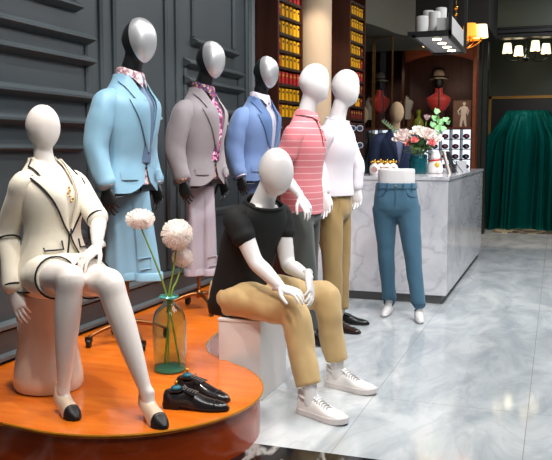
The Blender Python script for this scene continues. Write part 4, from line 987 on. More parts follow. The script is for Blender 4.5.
def puff(cc, r, n, seed):
    random.seed(seed); m = MB(); m.join(sphere(cc, r*.62, nu=16, nv=10))
    for i in range(n):
        z = 1-2*(i+.5)/n; a = i*2.39996; s = math.sqrt(1-z*z); d = V((s*math.cos(a), s*math.sin(a), z)); d = (d+V([random.gauss(0, .07) for _ in range(3)])).normalized()
        u = d.orthogonal().normalized(); v = d.cross(u); q = random.uniform(0, 6.28); u, v = u*math.cos(q)+v*math.sin(q), v*math.cos(q)-u*math.sin(q)
        rr = r*random.uniform(.92, 1.04); b = cc+d*(r*.58); w = r*.085; tp = cc+d*rr
        vs = [b]; fs = []
        for k in range(5):
            e = d*.25+u*math.cos(k*1.2566)+v*math.sin(k*1.2566); f_ = u*math.cos(k*1.2566+.3)+v*math.sin(k*1.2566+.3)
            vs += [tp+e*w-d*r*.03, tp+f_*w*.75]
        vs.append(tp-d*r*.06)
        n0 = len(vs)-1
        for k in range(5): fs += [(n0, 1+2*k, 2+2*k), (0, 1+2*k, 2+2*k)]
        m.add(vs, fs)
    return m
M_puff = mat('cream_puffball_petals', 'fbf0e8', rough=.8, sss=.2); M_stem = mat('green_stem', '6f8a2e', rough=.5); M_stemp = mat('purplish_stem', '6b5a4a', rough=.5)
for k, (u, v, Y, r, lab) in enumerate([(140, 219, 3.40, .066, 'pale puffball flower leaning left, highest of the three in the aqua vase'), (177, 234.5, 3.46, .078, 'largest pale puffball flower, upright in the aqua vase'), (182.5, 257.5, 3.52, .052, 'small pale puffball flower below the large one in the aqua vase')]):
    h = P3(u, v, Y); t = thing('puffball_flower', lab, 'flower', (h.x, h.y, PZ+.03), 0, 'puffball flowers in the aqua vase')
    if k == 0:
        b = puff(h, r*1.1, 300, k); b.v = [V((p.x, p.y, h.z+(p.z-h.z)*.72)) for p in b.v]
    else: b = puff(h, r, 420 if k == 1 else 300, k)
    obj('blossom', b, M_puff, t, world=True, flat=True)
    nk = V((c.x, c.y, PZ+.365))+V(((k-1)*.010, 0, 0)); ft = V((c.x-(h.x-c.x)*.25+(k-1)*-.02, c.y, PZ+.035))
    obj('stem', tube([h-V((0, 0, r*.5)), h.lerp(nk, .55)+V((.004, 0, -.004)), nk, ft], [.0042, .0045, .0048, .0048], 8, sm=5), M_stem, t, world=True)
SBL = mat('black_calf_leather', '19171a', rough=.25, coat=.3); M_lace = mat('dark_grey_lace', '6a6662', rough=.8)
for k, (u0, v0, u1, v1, lab) in enumerate([(164, 407, 216, 410, 'nearer black lace-up leather shoe beside the aqua vase on the platform'), (178, 392, 226, 402, 'farther black lace-up leather shoe beside the aqua vase on the platform')]):
    def flo(u, v):
        a = P3(u, v, 3.0); return V((0, 0, CAMH))+(a-V((0, 0, CAMH)))*((PZ-CAMH)/(a.z-CAMH))
    h_, t_ = flo(u0, v0), flo(u1, v1); d = (t_-h_).normalized()*.285; t_ = h_+d
    s_ = thing('leather_shoe', lab, 'shoe', h_, math.atan2(d.y, d.x)+PI/2, 'pair of black leather shoes on the platform')
    u_ = oxford(s_, h_, t_, PZ, SBL, mat('black_sole', '0f0e0e', rough=.5), M_lace, name='upper')
    a = h_+d*.19
    tt = thing('shoe_tree', lab.split(' black')[0]+' teal shoe tree with a gold knob, in the black leather shoe', 'shoe tree', a+V((0, 0, .082)), 0, 'teal shoe trees')
    obj('heel_block', sphere((0, 0, .004), .023, .024, .013, 16, 10), mat('teal_shoe_tree', '125e70', rough=.4), tt)
    obj('knob', sphere((0, 0, .027), .0085, nu=12, nv=8), M_gold, tt); obj('neck', tube([(0, 0, .012), (0, 0, .024)], .005, 8), M_gold, tt)

# ================================================================== ON THE COUNTER
BYC = 7.35
def leaf(L, w, bend=.3, n=6, lob=0):
    m = MB(); vs = []
    for i in range(n+1):
        s = i/n; ww = w*math.sin(PI*min(1, s*.92+.04))**.8; y = L*s; z = bend*L*math.sin(s*1.6)*.5
        vs += [(-ww, y, z+ww*.3), (0, y, z), (ww, y, z+ww*.3)]
    fs = [(i*3+j, i*3+j+1, i*3+j+4, i*3+j+3) for i in range(n) for j in (0, 1)]
    return m.add(vs, fs)
def bloom(r, petals=26, seed=0, openn=1.0):
    """layered flower head facing up, centre at origin"""
    random.seed(seed); m = sphere((0, 0, -.1*r), r*.5, r*.5, r*.45, 10, 8)
    for i in range(petals):
        lay = i/petals; a = i*2.4; tilt = math.radians(8+75*lay*openn); rad = r*(.15+.45*lay); L = r*(.75+.3*lay); w = r*(.28+.16*lay)
        p = MB(); vs = []; n = 5
        for k in range(n+1):
            s = k/n; ww = w*(math.sin(PI*min(1, .1+s*.82)))**.7; cu = .35*r*s*s*(1-lay*.6)
            for q in (-1, -.5, 0, .5, 1): vs.append(V((ww*q, -cu*.8+abs(q)**2*-.18*r, L*s)))
        fs = [(k*5+j, k*5+j+1, k*5+j+6, k*5+j+5) for k in range(n) for j in range(4)]
        p.add(vs, fs); M = Matrix.Rotation(a, 4, 'Z') @ Matrix.Translation((0, rad*.5, -.35*r)) @ Matrix.Rotation(-tilt, 4, 'X')
        m.join(p.xf(M))
    return m
vc = P3(418, 177, 7.42); vc.z = CZ
bv = thing('blue_glass_vase', 'blue-green ribbed glass vase holding the bouquet on the marble counter', 'vase', vc)
ribs = []
for r, z in [(.070, 0), (.080, .006), (.083, .03), (.083, .13), (.078, .155), (.072, .165), (.074, .175), (.077, .182)]:
    ribs.append([V((r*(1+.02*math.cos(14*2*PI*i/84))*math.cos(2*PI*i/84), r*(1+.02*math.cos(14*2*PI*i/84))*math.sin(2*PI*i/84), z)) for i in range(84)])
ribi = [[V((p.x*.93, p.y*.93, max(p.z, .012))) for p in r] for r in reversed(ribs[1:])]
obj('vase_body', loft(ribs+ribi), mat('petrol_glass', '1f7f8c', rough=.06, trans=.75, ior=1.4), bv)
obj('water', lathe([(.001, .014), (.072, .014), (.072, .11), (.001, .11)], 32), mat('blue_green_water', '1d6f80', rough=.05, trans=.6, ior=1.33), bv)
M_peony = mat('white_peony', 'f5f1ec', rough=.7, sss=.15); M_peonyp = mat('blush_peony', 'efe2df', rough=.7, sss=.15); M_rose = mat('pink_rose', 'ee9c9a', rough=.65, sss=.15)
M_leaf = mat('deep_green_leaf', '3d6036', rough=.5); M_leafl = mat('fresh_green_leaf', '86bf86', rough=.5); M_euc = mat('grey_green_eucalyptus', '7f9479', rough=.6)
def flower(name, lab, u, v, Y, r, m_, petals=26, seed=1, tilt=(0.6, 0), grp=None, cat_='flower', op=1.0):
    p = P3(u, v, Y); t = thing(name, lab, cat_, vc+V((0, 0, .12)), 0, grp); n = p-(vc+V((0, 0, .10))); n = (n.normalized()*.6+V((.25, -.75, .25))).normalized()
    b = bloom(r*(1.35 if name == 'peony' else 1.15), petals, seed, op); R = V((0, 0, 1)).rotation_difference(n).to_matrix().to_4x4()
    obj('blossom', b.xf(Matrix.Translation(p) @ R), m_, t, world=True)
    q = vc+V((random.uniform(-.02, .02), random.uniform(-.02, .02), .02)); k = vc+V(((p.x-vc.x)*.25, (p.y-vc.y)*.25, .17))
    obj('stem', tube([p-n*r*.3, p.lerp(k, .6)-V((0, 0, .01)), k, q], .0035, 7, sm=4), M_stem, t, world=True)
    return t
G = 'flowers in the counter bouquet'
flower('peony', 'white drooping peony at the far left of the counter bouquet', 402.5, 137, 7.40, .062, M_peonyp, 30, 2, grp=G)
flower('peony', 'white peony at the top centre of the counter bouquet', 419, 132.5, 7.44, .055, M_peony, 30, 3, grp=G)
flower('peony', 'blush white peony right of centre in the counter bouquet', 427.5, 135.5, 7.40, .058, M_peonyp, 30, 4, grp=G)
flower('peony', 'white peony at the right edge of the counter bouquet above the pink rose', 436, 137, 7.45, .045, M_peony, 26, 5, grp=G)
flower('rose', 'leftmost pink rose low in the counter bouquet', 408.5, 143.5, 7.32, .034, M_rose, 24, 6, grp=G, op=.75)
flower('rose', 'second pink rose from the left, touching the leftmost one in the bouquet', 414.5, 140.5, 7.31, .034, M_rose, 24, 7, grp=G, op=.75)
flower('rose', 'pink rose at the right of the counter bouquet', 431.5, 143, 7.33, .036, M_rose, 24, 8, grp=G, op=.75)
flower('rose', 'small mauve bud standing high above the counter bouquet', 427, 118, 7.52, .034, mat('mauve_petal', 'd3b9bd', rough=.7), 20, 9, grp=G, op=.5)
fo = thing('foliage', 'dark green leaves filling the counter bouquet under the blossoms', 'leaves', vc+V((0, 0, .12)), 0); lm = MB(); random.seed(5)
for i in range(46):
    a = random.uniform(0, 6.28); el = random.uniform(-.3, 1.1); L = random.uniform(.06, .11)
    lm.join(leaf(L, L*.26, random.uniform(-.5, .5)).xf(Matrix.Translation(vc+V((math.cos(a)*.06, math.sin(a)*.06, .20+random.uniform(-.01, .09)))) @ Matrix.Rotation(a-PI/2, 4, 'Z') @ Matrix.Rotation(el, 4, 'X')))
obj('leaf_cluster', lm, M_leaf, fo, world=True)
obj('stem', MB().join(*[tube([vc+V((.05*math.cos(a), .05*math.sin(a), .24)), vc+V((.015*math.cos(a), .015*math.sin(a), .15)), vc+V((-.03*math.cos(a), -.03*math.sin(a), .025))], .003, 6, sm=3) for a in (k*.9 for k in range(7))]), M_stem, fo, world=True)
# scalloped bright green branch, upper right
br = thing('green_branch', 'bright green branch with round lobed leaves at the upper right of the bouquet', 'branch', vc+V((0, 0, .12)), 0, G); lm = MB(); random.seed(8)
for u, v, s in [(437, 111, .045), (436, 118, .05), (441, 121, .06), (446, 119, .045), (433, 124, .045), (438, 127, .055), (443, 128, .05), (437, 133, .04), (434, 117, .035), (448, 122, .035)]:
    p = P3(u, v, 7.5+random.uniform(-.05, .05)); d = V((random.uniform(-.3, .3), -.7, random.uniform(.2, .7))).normalized()
    disc = []
    for k in range(16):
        a = 2*PI*k/16; rr = s*.62*(1+.14*math.cos(5*a)); disc.append(V((rr*math.cos(a), rr*math.sin(a), .012*math.cos(2*a))))
    m = MB().add([V((0, 0, -.008))]+disc, [(0, 1+k, 1+(k+1) % 16) for k in range(16)])
    lm.join(m.xf(Matrix.Translation(p) @ V((0, 0, 1)).rotation_difference(d).to_matrix().to_4x4()))
obj('leaf_cluster', lm, M_leafl, br, world=True, solid=.003)
obj('stem', tube([P3(438, 112, 7.5), P3(438, 126, 7.5), vc+V((.03, .03, .18)), vc+V((0, 0, .03))], .0035, 7, sm=4), M_stem, br, world=True)
eu = thing('eucalyptus_sprig', 'grey-green eucalyptus sprig reaching out at the left of the bouquet', 'branch', vc+V((0, 0, .12)), 0, G); lm = MB(); A_ = P3(382, 122, 7.4); B_ = P3(402, 138, 7.42)
for k in range(11):
    p = A_.lerp(B_, k/10); 
    for sd in (-1, 1): lm.join(leaf(.045, .014, .2).xf(Matrix.Translation(p) @ Matrix.Rotation(sd*1.0+.4, 4, 'Y') @ Matrix.Rotation(sd*.7, 4, 'Z') @ Matrix.Rotation(.5, 4, 'X')))
obj('leaf_cluster', lm, M_euc, eu, world=True); obj('stem', tube([A_, B_, vc+V((-.02, 0, .19)), vc+V((0, .01, .03))], .003, 6, sm=4), M_stem, eu, world=True)

# gift bottles with gold bows, ceramic figure, leaning albums
M_por = mat('white_porcelain', 'ece6e4', rough=.3); M_pinkl = mat('pale_pink_label', 'e6b9b4', rough=.5)
for k, (u, Y, lab) in enumerate([(374.5, 7.0, 'leftmost round white bottle with a gold bow on the counter'), (380.5, 7.12, 'second round white bottle with a gold bow from the left on the counter'), (387, 7.0, 'third round white bottle with a gold bow from the left on the counter'), (393, 7.14, 'rightmost round white bottle with a gold bow on the counter')]):
    p = P3(u, 170, Y); t = thing('gift_bottle', lab, 'bottle', (p.x, Y, CZ), math.radians(10), 'white gift bottles with gold bows')
    obj('bottle_body', lathe([(.001, 0), (.030, 0), (.040, .012), (.047, .04), (.046, .062), (.036, .084), (.018, .096), (.014, .105), (.001, .106)], 26), M_por, t)
    obj('label', lathe([(.026, -.001), (.001, -.001), (.001, .001), (.026, .001)], 20).xf(Matrix.Translation((0, -.046, .048)) @ Matrix.Rotation(PI/2, 4, 'X')), M_pinkl, t)
    obj('bow', MB().join(*[tube([(0, 0, .108), (sd*.022, -.004, .122), (sd*.032, 0, .113), (sd*.018, .004, .104), (0, 0, .108)], .0045, 8, sm=3) for sd in (-1, 1)], sphere((0, -.002, .108), .008, nu=10, nv=6), lathe([(.014, .098), (.017, .102), (.014, .106)], 14)), M_gold, t)
    obj('stopper', sphere((0, 0, .124), .012, .012, .016, 12, 8), M_gold, t)
p = P3(434.5, 176, 7.5); t = thing('ceramic_figure', 'white ceramic animal figure with red and yellow touches right of the blue vase', 'ornament', (p.x, 7.5, CZ))
obj('figure_body', fuse([loft([ering((0, 0, z), (1, 0, 0), (0, 1, 0), r, r*.85, 20) for z, r in ((0, .066), (.02, .078), (.07, .076), (.11, .060), (.14, .048))]), sphere((.006, -.012, .158), .048, .045, .042, 18, 12), sphere((.030, -.01, .195), .014, .010, .022, 10, 8), sphere((-.022, -.01, .197), .014, .010, .022, 10, 8), sphere((.05, -.045, .03), .028, .03, .03, 12, 8)], .006, 2), M_por, t)
obj('collar_band', tube([(.052*math.cos(a), -.004+.046*math.sin(a), .125+.006*math.cos(a)) for a in (2*PI*k/24 for k in range(25))], .007, 8, cap=None), mat('red_band', 'c4281e', rough=.4), t)
obj('chest_patch', sphere((.03, -.056, .085), .024, .014, .026, 12, 8), mat('yellow_patch', 'e3b33c', rough=.4), t)
def album(u, Y, lean, h, w, th_, m_, label, yaw=.5):
    p = P3(u, 172, Y); t = thing('leaning_album', label, 'album', (p.x, Y, CZ+.0015), yaw, 'albums leaning on the counter'); M = Matrix.Rotation(lean, 4, 'Y')
    obj('cover', box(-th_/2, -w/2, 0, th_/2, w/2, h, .003).xf(M), m_, t, smooth=False); obj('pages', box(-th_*.3, -w/2+.004, .004, th_*.3, w/2+.003, h+.003).xf(M), mat('cream_pages', 'd9d2c8', rough=.7), t, smooth=False)
    obj('easel_leg', tube([(-th_/2+math.sin(lean)*h*.8, 0, h*.8*math.cos(lean)), (-th_/2-.075, .0, .004)] if lean > 0 else [(th_/2+math.sin(lean)*h*.8, 0, h*.8*math.cos(lean)), (th_/2+.075, 0, .004)], .004, 6), M_black, t)
album(449, 7.60, -.26, .22, .15, .016, mat('pale_album_cover', 'cfc5be', rough=.4), 'pale album leaning left on the counter right of the ceramic figure', .25)
album(454, 7.95, -.30, .215, .15, .02, mat('charcoal_album_cover', '2c3138', rough=.4), 'dark album leaning behind the pale one on the counter', .3)
p = P3(461, 170, 8.6); t = thing('folded_card', 'small folded dark-topped white card standing on the counter near its far corner', 'card', (p.x, 8.6, CZ), .2)
obj('card_panel', MB().join(box(-.05, -.004, 0, .05, .004, .11).xf(Matrix.Rotation(.25, 4, 'X')).move(0, -.03, 0)), mat('white_card', 'dfe0e2', rough=.6), t, smooth=False); obj('card_back', box(-.05, -.004, 0, .05, .004, .11).xf(Matrix.Rotation(-.25, 4, 'X')).move(0, .03, 0), mat('navy_card', '2b3040', rough=.6), t, smooth=False)

# ================================================================== FIGURES BEHIND THE COUNTER
def coat_dummy(label, u, vtop, Y, coat, inner, skin, thd, zbase=0):
    top = P3(u, vtop, Y); sc = (top.z-zbase)/1.86; t = thing('coat_mannequin', label, 'mannequin', (top.x, Y, zbase), math.radians(thd)); t.scale = (sc,)*3; S = Surf(JK, .88, .006, 7, 3)
    body = fuse([S.shell(.9, 1.53, -.03, 24, 10), limb([(0, .03, 1.46), (0, .012, 1.54), (0, -.006, 1.62), (0, -.01, 1.68)], [.07, .058, .052, .048]), egg((0, -.028, 1.735), .083, .110, .128, .08), tube([(.1, 0, .9), (.1, 0, .05)], [.08, .04], 14, cap='flat'), tube([(-.1, 0, .9), (-.1, 0, .05)], [.08, .04], 14, cap='flat')], .011, 3)
    obj('body', body, skin, t); obj('shirt', S.shell(.95, 1.54, -.010, 36, 16, cap=False), inner, t, solid=.003)
    jk = MB()
    for sd in (-1, 1):
        vs = []; NU, NV = 20, 24
        for i in range(NV+1):
            for k in range(NU+1):
                z = 1.548-.70*i/NV; gp_ = .004+.07*max(0, (z-1.1)/.45)**.9; g = S.ph(gp_, z); vs.append(S.pt(sd*(g+k/NU*(PI-g)), z, .006))
        fs = [(i*(NU+1)+k, i*(NU+1)+k+1, (i+1)*(NU+1)+k+1, (i+1)*(NU+1)+k) for i in range(NV) for k in range(NU)]
        if sd > 0: fs = [tuple(reversed(f)) for f in fs]
        jk.add(vs, fs)
        jk.join(tube([(sd*.10, .012, 1.452), (sd*.165, .012, 1.432), (sd*.207, .014, 1.405), (sd*.228, .018, 1.35), (sd*.250, .030, 1.2), (sd*.262, .02, 1.08), (sd*.262, -.02, .92)], [.045, .066, .079, .078, .07, .06, .05], 18, sm=5, flat=1.1, up=(0, 1, 0)))
    jo = obj('jacket', jk, coat, t, solid=.004)
    for sd in (-1, 1):
        rows = [(1.1+.4*k/9, sd*(.002+.07*max(0, (.4*k/9)/.45)**.9), sd*(.004+.07*max(0, (.4*k/9)/.45)**.9+.075*min(1, k/7)), .006) for k in range(10)]
        obj('lapel', strip_on(S, rows, .010), coat, jo, solid=.004)
    obj('trousers', fuse([loft([ering((0, .008, z), (1, 0, 0), (0, 1, 0), .17, .12, 20) for z in (.95, .8)]), tube([(.09, 0, .85), (.1, 0, .12)], [.095, .06], 16, cap='flat'), tube([(-.09, 0, .85), (-.1, 0, .12)], [.095, .06], 16, cap='flat')], .012, 3), coat, t)
    return t
M_beigeskin = mat('beige_linen_head', 'd3b48f', rough=.8)
coat_dummy('beige-headed mannequin in a navy blue suit jacket behind the marble counter', 396, 102, 9.35, cloth('navy_suiting', '2a3a5e', .3), cloth('blue_lilac_shirt', '8d93b8', .1), M_beigeskin, 30)
coat_dummy('mannequin in a dark teal coat standing behind the narrow glass screen', 361, 106, 10.75, cloth('dark_teal_wool', '1f3d43', .3), cloth('dark_inner', '20242a', .1), M_beigeskin, 40)
M_bred = mat('red_velvet', 'b3261c', rough=.55, sheen=.3, var=.1, vscale=6); M_hat = mat('straw_felt_hat', 'a89880', rough=.85, bump=.1, bscale=40); M_hatb = mat('black_hat_band', '1b1713', rough=.7)
def bust(u, v0, v1, Y, label, yaw):
    b = P3(u, v1, Y); tpz = P3(u, v0, Y).z; t = thing('hat_bust', label, 'mannequin', (b.x, Y, b.z), yaw, 'red busts with hats'); H = tpz-b.z; k = H/.72; t.scale = (k, k, k)
    obj('torso', fuse([loft([ering((0, 0, z), (1, 0, 0), (0, 1, 0), a, c_, 24, .9) for z, a, c_ in ((0, .06, .05), (.05, .12, .085), (.14, .175, .105), (.22, .205, .105), (.265, .19, .09), (.295, .13, .07), (.33, .066, .058), (.42, .060, .055))])], .01, 3), M_bred, t)
    obj('front_fastening', tube([(0, -.056, .40), (.0, -.064, .32), (0, -.105, .22), (0, -.106, .13), (0, -.075, .03)], .012, 8, sm=3), mat('dark_trim', '3a3026', rough=.6), t)
    obj('head', fuse([egg((0, -.015, .53), .078, .10, .125, .05), tube([(0, 0, .38), (0, 0, .46)], .056, 14, cap='flat')], .009, 3), mat('black_head', '0f0f0f', rough=.5), t)
    hat = obj('hat', lathe([(.085, .575), (.155, .560), (.160, .564), (.150, .572), (.098, .590), (.096, .64), (.085, .69), (.06, .715), (.03, .708), (.001, .705)], 32), M_hat, t); obj('hat_band', lathe([(.0985, .590), (.1005, .593), (.0985, .618), (.096, .62)], 32), M_hatb, hat)
    return t
st_ = thing('display_plinth', 'dark plinth carrying the red bust inside the brown cabinet', 'plinth', (P3(438, 127, 12.33).x, 12.35, zc), 0)
zb_ = P3(438, 113, 12.35).z
obj('plinth_block', box(-.10, -.09, 0, .10, .09, zb_-zc), M_brown, st_, smooth=False, bevel=.004)
bust(438.3, 70, 113, 12.35, 'red bust in a straw hat standing on the cubby shelf in the brown cabinet', math.radians(12))
st_ = thing('display_plinth', 'dark plinth carrying the shadowed red bust behind the glass screen', 'plinth', (P3(379, 127, 12.33).x, 12.35, zc), 0)
obj('plinth_block', box(-.10, -.09, 0, .10, .09, P3(379, 114, 12.35).z-zc), M_brown, st_, smooth=False, bevel=.004)
bust(379.5, 72.5, 114, 12.35, 'red bust in a straw hat seen through the glass screen', math.radians(50))
def torso_form(u, v0, Y, label):
    p = P3(u, v0, Y); t = thing('dress_form', label, 'mannequin', (p.x, Y, zc), 0, 'small pale dress forms'); k = (p.z-zc)/.34; t.scale = (k, k, k)
    obj('form_body', loft([ering((0, 0, z), (1, 0, 0), (0, 1, 0), a, c_, 20) for z, a, c_ in ((.09, .05, .04), (.13, .056, .045), (.17, .046, .038), (.22, .064, .045), (.26, .072, .042), (.285, .055, .034), (.30, .022, .022), (.32, .02, .02), (.323, .003, .003))]), mat('pale_linen', 'a39a8c', rough=.8), t)
    obj('form_finial', sphere((0, 0, .332), .010, nu=10, nv=8), M_bronze, t)
    obj('form_stand', MB().join(tube([(0, 0, .01), (0, 0, .1)], .007, 8), lathe([(.001, 0), (.05, 0), (.05, .008), (.012, .016), (.001, .016)], 20)), mat('dark_stand', '2a1c14', rough=.5), t)
torso_form(406.8, 95, 12.3, 'small pale dress form right of the gilt edge, in the brown cabinet'); torso_form(368.8, 96.5, 12.3, 'small pale dress form behind the glass, left of the shadowed bust')
pa = P3(452.5, 127, 12.25); pb = P3(471.5, 100, 12.25); w = pb.x-pa.x; h = pb.z-zc
t = thing('framed_picture', 'brown picture with a cream suit figure leaning in the right of the cabinet', 'picture', (pa.x+w/2, 12.27, zc+.002), 0)
Mt = Matrix.Rotation(-.06, 4, 'X'); obj('picture_board', box(-w/2, -.008, 0, w/2, .008, h).xf(Mt), mat('brown_picture', '75503a', rough=.5, var=.25, vscale=5), t, smooth=False)
fg = [tube([(.02, -.016, .26), (.02, -.016, .20), (.01, -.016, .17)], [.036, .040, .030], 12, flat=.3, up=(0, 1, 0)), tube([(.012, -.016, .17), (-.006, -.016, .09), (-.012, -.016, .015)], [.024, .019, .015], 10, flat=.3, up=(0, 1, 0)), tube([(.024, -.016, .17), (.034, -.016, .09), (.045, -.016, .02)], [.024, .019, .015], 10, flat=.3, up=(0, 1, 0)), tube([(-.014, -.016, .265), (-.05, -.016, .215), (-.03, -.016, .17)], [.015, .013, .010], 10, flat=.35, up=(0, 1, 0)), tube([(.052, -.016, .265), (.075, -.016, .22), (.062, -.016, .165)], [.015, .013, .010], 10, flat=.35, up=(0, 1, 0)), sphere((.022, -.016, .315), .022, .008, .026, 12, 8)]
kk = h/.40; obj('suit_figure', fuse([m.xf(Matrix.Diagonal((kk*1.25, 1, kk*1.1, 1))) for m in fg], .006, 2).xf(Mt), mat('cream_figure', 'd8c3ac', rough=.7), t)
obj('picture_frame', MB().join(box(-w/2-.008, -.012, 0, -w/2+.004, .012, h), box(w/2-.004, -.012, 0, w/2+.008, .012, h), box(-w/2-.008, -.012, h-.004, w/2+.008, .012, h+.008), box(-w/2-.008, -.012, 0, w/2+.008, .012, .006)).xf(Mt), M_brown, t, smooth=False)
p = P3(410.5, 127, 12.28); t = thing('small_frame', 'small gilt picture frame beside the dress form in the cabinet', 'frame', (p.x, 12.28, zc+.002)); hh = P3(410.5, 114, 12.28).z-zc
obj('frame_border', MB().join(box(-.05, -.008, 0, -.036, .008, hh), box(.036, -.008, 0, .05, .008, hh), box(-.05, -.008, 0, .05, .008, .014), box(-.05, -.008, hh-.014, .05, .008, hh)), M_gold, t, smooth=False); obj('frame_picture', box(-.036, -.003, .014, .036, .004, hh-.014), mat('sepia_print', '6b4a2c', rough=.5), t, smooth=False)
p = P3(418.5, 127, 12.2); t = thing('green_bottle', 'yellow-green glass bottle on the cabinet shelf behind the bouquet', 'bottle', (p.x, 12.2, zc)); kz = (P3(418.5, 110, 12.2).z-zc)/.26
obj('bottle_body', lathe([(r, z*kz) for r, z in ((.001, 0), (.05, 0), (.075, .02), (.078, .07), (.06, .12), (.028, .15), (.024, .2), (.032, .205), (.032, .26), (.001, .26))], 24), mat('yellow_green_glass', '9aa53a', rough=.1, trans=.4), t)
# sunglasses on a slim rack between the white top and the tie shelf
p = P3(355, 170, 7.6); t = thing('eyewear_rack', 'slim dark rack of sunglasses standing behind the white top mannequin', 'rack', (p.x-.02, 7.62, 0), math.radians(20))
obj('rack_post', box(-.09, .0, 0, .09, .03, 1.55, .004), mat('dark_red_rack', '3a1a14', rough=.4), t, smooth=False); obj('rack_base', box(-.15, -.12, 0, .15, .15, .02, .004), M_black, t, smooth=False)
rk = pmat(t)
for k, (z, lab) in enumerate([(1.50, 'upper pair of white-rimmed sunglasses on the slim rack'), (1.335, 'middle pair of white-rimmed sunglasses on the slim rack'), (1.17, 'lower pair of white-rimmed sunglasses on the slim rack')]):
    g = thing('sunglasses', lab, 'sunglasses', rk @ V((.02, -.028, z)), math.radians(20), 'sunglasses on the slim rack')
    obj('frame', MB().join(*[tube([(sd*.036+.030*math.cos(a), 0, .027*math.sin(a)) for a in (2*PI*q/20 for q in range(21))], .0045, 8, cap=None) for sd in (-1, 1)], tube([(-.008, 0, .006), (0, -.002, .011), (.008, 0, .006)], .004, 6)), mat('white_rim', 'dfe2e8', rough=.3), g)
    obj('lenses', MB().join(*[lathe([(.001, -.001), (.027, -.001), (.027, .001), (.001, .001)], 20).xf(Matrix.Translation((sd*.036, 0, 0)) @ Matrix.Rotation(PI/2, 4, 'X')) for sd in (-1, 1)]), mat('blue_mirror_lens', '6f86a8', rough=.08, metal=.6), g)
    obj('temple_arms', MB().join(*[tube([(sd*.066, 0, .006), (sd*.068, .024, .004)], .003, 6) for sd in (-1, 1)]), mat('white_rim', ''), g)

# ================================================================== LAMPS
y0, y1 = 7.0, 8.17; xr_ = -.903; xl_ = -1.21; zb = 2.26
pn = thing('pendant_light_tray', 'black-framed hanging light tray with white drums over the marble counter', 'lamp', ((xl_+xr_)/2, (y0+y1)/2, zb))
fr = .022
obj('frame', MB().join(box(xl_-.05, y0, zb, xr_+.02, y0+fr, zb+.05), box(xl_, y1-fr, zb-.02, xr_+.02, y1, zb+.02), box(xr_-.005, y0, zb-.02, xr_+.02, y1, zb+.02), box(xl_-.01, y0, zb-.0, xl_+.02, y1, zb+.02)), M_black, pn, world=True, smooth=False)
obj('hanger_post', box(xr_-.005, y1-.03, zb, xr_+.025, y1, 3.9), M_black, pn, world=True, smooth=False); obj('hanger_post', box(xr_-.005, y0, zb, xr_+.02, y0+.025, 3.9), M_black, pn, world=True, smooth=False)
obj('light_panel', box(xl_+.02, y0+fr, zb+.0, xr_-.005, y1-fr, zb+.012), mat('grey_light_panel', '9a9b9c', rough=.5), pn, world=True, smooth=False)
obj('side_panel', box(xr_-.012, y0+fr+.0, zb+.012, xr_-.004, y1-fr, zb+.20), mat('pale_grey_panel', 'b5b3b1', rough=.6), pn, world=True, smooth=False)
obj('shade_box', box(xr_-.115, y0+.06, zb+.05, xr_-.014, y0+.5, zb+.165), mat('pale_grey_panel', ''), pn, world=True, smooth=False)
M_drum = mat('white_fabric_drum', 'c9c8c6', rough=.8)
for (u, va, vb, Y, r) in [(422.5, 29, 16.5, 7.14, .052), (428.5, 27, 11, 7.5, .05), (434.5, 27, 12, 7.3, .052), (441, 26, 8, 7.45, .05)]:
    p = P3(u, 20, Y); zz0 = P3(u, va, Y).z; zz1 = P3(u, vb, Y).z
    obj('drum_shade', lathe([(r, zb+.012), (r, zz1-.004), (r-.004, zz1), (.001, zz1)], 28).move(p.x, Y, 0), M_drum, pn, world=True)
M_bulb = mat('warm_spot_lens', 'fff2dc', emit='ffe2b4', estr=12)
for k in range(4):
    yy = y0+.17+k*.28; xx = -1.03+.008*k
    o = obj('spot_lamp', lathe([(.001, -.006), (.034, -.006), (.04, 0), (.001, .001)], 20).move(xx, yy, zb-.001), M_bulb, pn, world=True)
M_shw = mat('lit_ivory_shade', 'fff0d0', rough=.8, emit='ffe0a8', estr=1.1); M_sho = mat('lit_amber_shade', 'f0a030', rough=.8, emit='ffa030', estr=1.0); M_shc = mat('lit_cream_shade', 'fff4d8', rough=.8, emit='fff0c0', estr=1.6)
def shade(cx, cy, z, r0, r1, h): return lathe([(r0, z), (r1, z+h), (r1-.004, z+h), (r0-.004, z)], 26, cap=False).move(cx, cy, 0)
gc = P3(464, 40, 9.7); gl = thing('gold_chandelier', 'gold chandelier with glowing amber and ivory shades behind the hanging light tray', 'chandelier', gc)
obj('chain', MB().join(tube([gc+V((-.1, 0, .1)), gc+V((-.1, 0, 1.9))], .006, 8), sphere(gc+V((-.1, 0, .38)), .028, nu=12, nv=8), sphere(gc+V((-.1, 0, .30)), .02, nu=12, nv=8)), M_gold, gl, world=True)
obj('hub', lathe([(.001, -.10), (.02, -.09), (.03, -.05), (.018, 0), (.028, .05), (.012, .1), (.001, .1)], 20).move(gc.x-.1, gc.y, gc.z), M_gold, gl, world=True)
for k, (dx, dy, m_, dz) in enumerate([(.075, -.10, M_sho, .0), (.19, .02, M_shw, .0), (.08, .2, M_sho, .0), (-.24, .12, M_sho, .02), (-.22, -.1, M_shw, .0), (-.40, .0, M_shw, -.08)]):
    b = gc+V((dx, dy, .0+dz)); hb = gc+V((-.1, 0, -.04))
    a_ = obj('arm', tube([hb, hb.lerp(b, .5)+V((0, 0, -.075)), b+V((0, 0, -.02)), b+V((0, 0, .03))], .007, 8, sm=4), M_gold, gl, world=True)
    obj('lamp_shade', shade(b.x, b.y, b.z+.02, .085, .068, .15), m_, gl, world=True); obj('candle_cup', lathe([(.001, 0), (.03, .004), (.012, .014), (.01, .05), (.001, .052)], 14).move(*b), M_gold, a_, world=True)
cc = P3(526.5, 58, 13.0); gl = thing('arm_chandelier', 'dark chandelier with lit cream shades hanging in the wide doorway', 'chandelier', cc)
